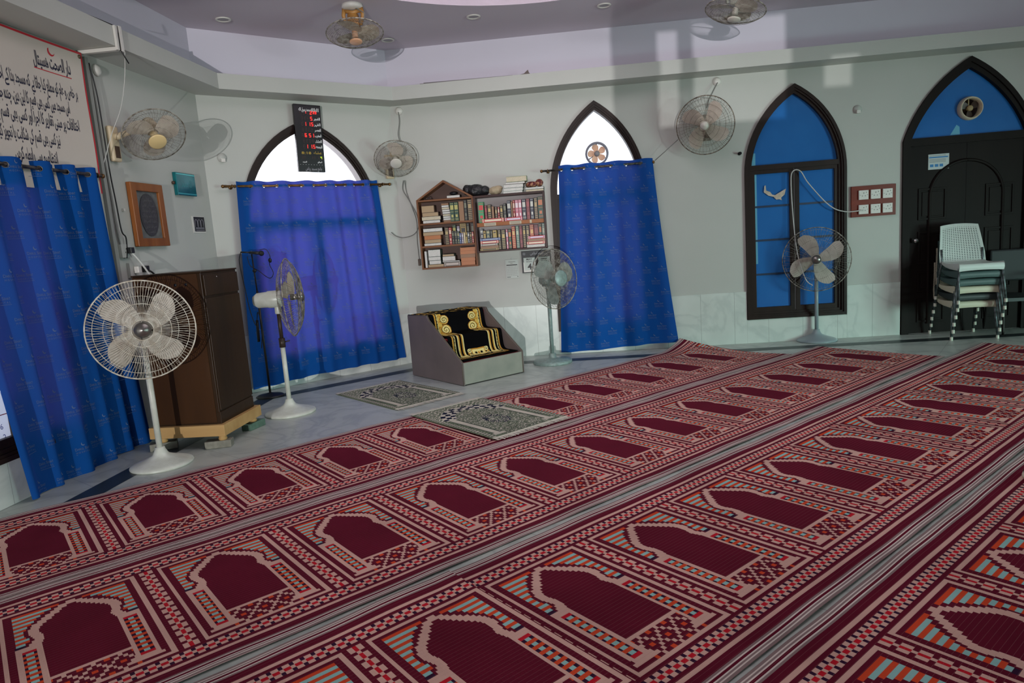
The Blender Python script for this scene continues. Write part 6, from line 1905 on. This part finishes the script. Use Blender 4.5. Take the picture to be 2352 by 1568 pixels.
# bags and cloths on the shelves
def blob(name, label, cat, parts, mat, crumple, M=None, seed=1):
    """crumpled cloth lump: overlapping lobes merged by a remesh"""
    m = MB()
    for c, r, sc in parts: m.ball(c, r, 20, sc)
    o = m.build(name, mat, None, M if M is not None else WC)
    rm = o.modifiers.new('merge', 'REMESH'); rm.mode = 'VOXEL'; rm.voxel_size = 0.006
    tx = bpy.data.textures.new(name, 'CLOUDS'); tx.noise_scale = 0.045
    dp = o.modifiers.new('crumple', 'DISPLACE'); dp.texture = tx; dp.strength = crumple; dp.mid_level = 0.5
    sm = o.modifiers.new('smooth', 'SMOOTH'); sm.iterations = 2
    for p in o.data.polygons: p.use_smooth = True
    return tag(o, label, cat)
M_['blackcloth'] = pmat('black_bag_cloth', C(26, 26, 30), 0.45, bump=(30, 0.4))
zt = CZ1 + 0.003
bag = blob('cloth_bag', 'crumpled black shiny bag on top of the two bookshelves', 'bag', [((1.03, -0.11, zt + 0.072), 0.085, (1.35, 0.9, 0.90)), ((1.13, -0.11, zt + 0.060), 0.07, (1.0, 0.95, 0.90)), ((0.915, -0.11, zt + 0.085), 0.052, (0.95, 1.0, 1.25)), ((0.96, -0.11, zt + 0.10), 0.05, (1.1, 0.9, 0.9))], M_['blackcloth'], 0.018)
blob('cloth_bundle', 'crumpled beige cloth bundle between the black bag and the tall pile of books', 'cloth', [((1.275, -0.11, zt + 0.048), 0.058, (1.45, 1.0, 0.88)), ((1.315, -0.11, zt + 0.075), 0.044, (1.3, 0.9, 0.8))], pmat('beige_cloth', C(176, 160, 132), 0.85), 0.018)
blob('cloth_bundle', 'maroon cloth wrapped bundle lying on the short pile at the right end of the cabinet', 'cloth', [((1.735, -0.11, tr_top + 0.036), 0.045, (1.7, 1.3, 0.85)), ((1.835, -0.11, tr_top + 0.050), 0.042, (1.2, 1.3, 1.15))], pmat('maroon_cloth', C(88, 20, 32), 0.7, noise=(30, 0.06), c2=C(170, 120, 90)), 0.014)
blob('felt_hat', 'black hat on the white book in the bookshelf gable', 'hat', [((0.745, -0.12, gg_top + 0.026), 0.036, (1.5, 1.1, 0.62))], M_['blackcloth'], 0.008)
gl = thing('spectacles', 'dark spectacles lying in the left corner of the bookshelf gable', 'spectacles', WC @ T(0.41, -0.13, 2.1035))
for s in (-1, 1):
    m = MB(); m.ring(0.019, 0.0028, 20, 5, 0.0, T(s * 0.026, 0, 0.021) @ RX(PI / 2)); m.build('rim', M_['black'], gl)
    m = MB(); m.tube([(s * 0.045, 0, 0.022), (s * 0.05, 0.08, 0.006)], 0.0026, 5); m.build('temple', M_['black'], gl)
m = MB(); m.tube([(-0.008, 0, 0.024), (0.008, 0, 0.024)], 0.0026, 5); m.build('bridge', M_['black'], gl)

# ---------------- calendars under the cabinet ----------------
M_['paper'] = pmat('calendar_paper', C(200, 206, 200), 0.7)
c1 = thing('calendar', 'white paper wall calendar sheet hanging below the dark cabinet', 'calendar', WC @ T(1.325, -0.003, 1.035))
m = MB(); m.bb(0, 0.165, -0.004, 0.0, 0, 0.242); m.build('sheet', M_['paper'], c1)
m = MB()
for q in range(6): m.bb(0.012, 0.153, -0.0048, -0.004, 0.03 + 0.022 * q, 0.031 + 0.022 * q)
for q in range(8): m.bb(0.012 + 0.02 * q, 0.013 + 0.02 * q, -0.0048, -0.004, 0.03, 0.16)
m.bb(0.012, 0.153, -0.0048, -0.004, 0.163, 0.175); m.bb(0.012, 0.06, -0.0048, -0.004, 0.012, 0.018); m.bb(0.145, 0.155, -0.0048, -0.004, 0.012, 0.022)
put_text(m, fit_text('MAY', None, 0.016, 'CENTER'), 0.082, -0.0048, 0.185)
m.bb(0.04, 0.13, -0.0048, -0.004, 0.208, 0.212)
m.build('printing', M_['wire_black'], c1, fixn=False)
m = MB()
for q in range(14): m.ring(0.0035, 0.0008, 8, 4, 0, T(0.012 + q * 0.0108, -0.004, 0.241) @ RY(PI / 2))
m.ring(0.006, 0.001, 12, 4, 0, T(0.082, -0.003, 0.252) @ RX(PI / 2))
m.build('wire_binding', M_['chrome'], c1, fixn=False)
c2 = thing('date_calendar', 'black block calendar board showing MAY MONDAY 4, partly behind the grey-green fan', 'calendar', WC @ T(1.54, -0.003, 1.088))
m = MB(); m.bb(0, 0.38, -0.012, 0.0, 0, 0.283); m.build('board', pmat('black_board', C(34, 36, 40), 0.5), c2, None, bevel=0.002)
m = MB(); put_text(m, fit_text(shape('تقویم اسلامی'), 0.17, 0.05, 'CENTER'), 0.20, -0.0125, 0.232)
m.ring(0.016, 0.002, 20, 5, 0, T(0.035, -0.0125, 0.245) @ RX(PI / 2)); m.bb(0.028, 0.042, -0.013, -0.012, 0.24, 0.25)
m.build('emblem_lettering', M_['greywriting'], c2, fixn=False)
for k, x in enumerate((0.025, 0.215)):
    m = MB(); m.bb(x, x + 0.148, -0.020, -0.012, 0.075, 0.195); pad = m.build('page', M_['paper'], c2)
    m = MB()
    m.prism([[(x - 0.004, 0.012), (x + 0.152, 0.012), (x + 0.152, 0.14), (x + 0.138, 0.14), (x + 0.138, 0.036), (x + 0.010, 0.036), (x + 0.010, 0.14), (x - 0.004, 0.14)]], -0.034, -0.012); m.build('page_holder', M_['white'], c2, None, bevel=0.003)
    m = MB(); m.bb(x + 0.010, x + 0.138, -0.019, -0.013, 0.036, 0.09); m.build('page', M_['paper'], c2)
    m = MB()
    if k == 0:
        put_text(m, fit_text('MAY', None, 0.036, 'CENTER', bold=0.02), x + 0.074, -0.0206, 0.163)
        put_text(m, fit_text('MONDAY', None, 0.017, 'CENTER', bold=0.02), x + 0.074, -0.0206, 0.138)
        put_text(m, fit_text('4', None, 0.105, 'CENTER', bold=0.03), x + 0.074, -0.0206, 0.045)
    else:
        for q in (0.165, 0.14): m.bb(x + 0.04, x + 0.11, -0.0206, -0.020, q, q + 0.01)
    m.build('date_printing', M_['wire_black'], pad, fixn=False)
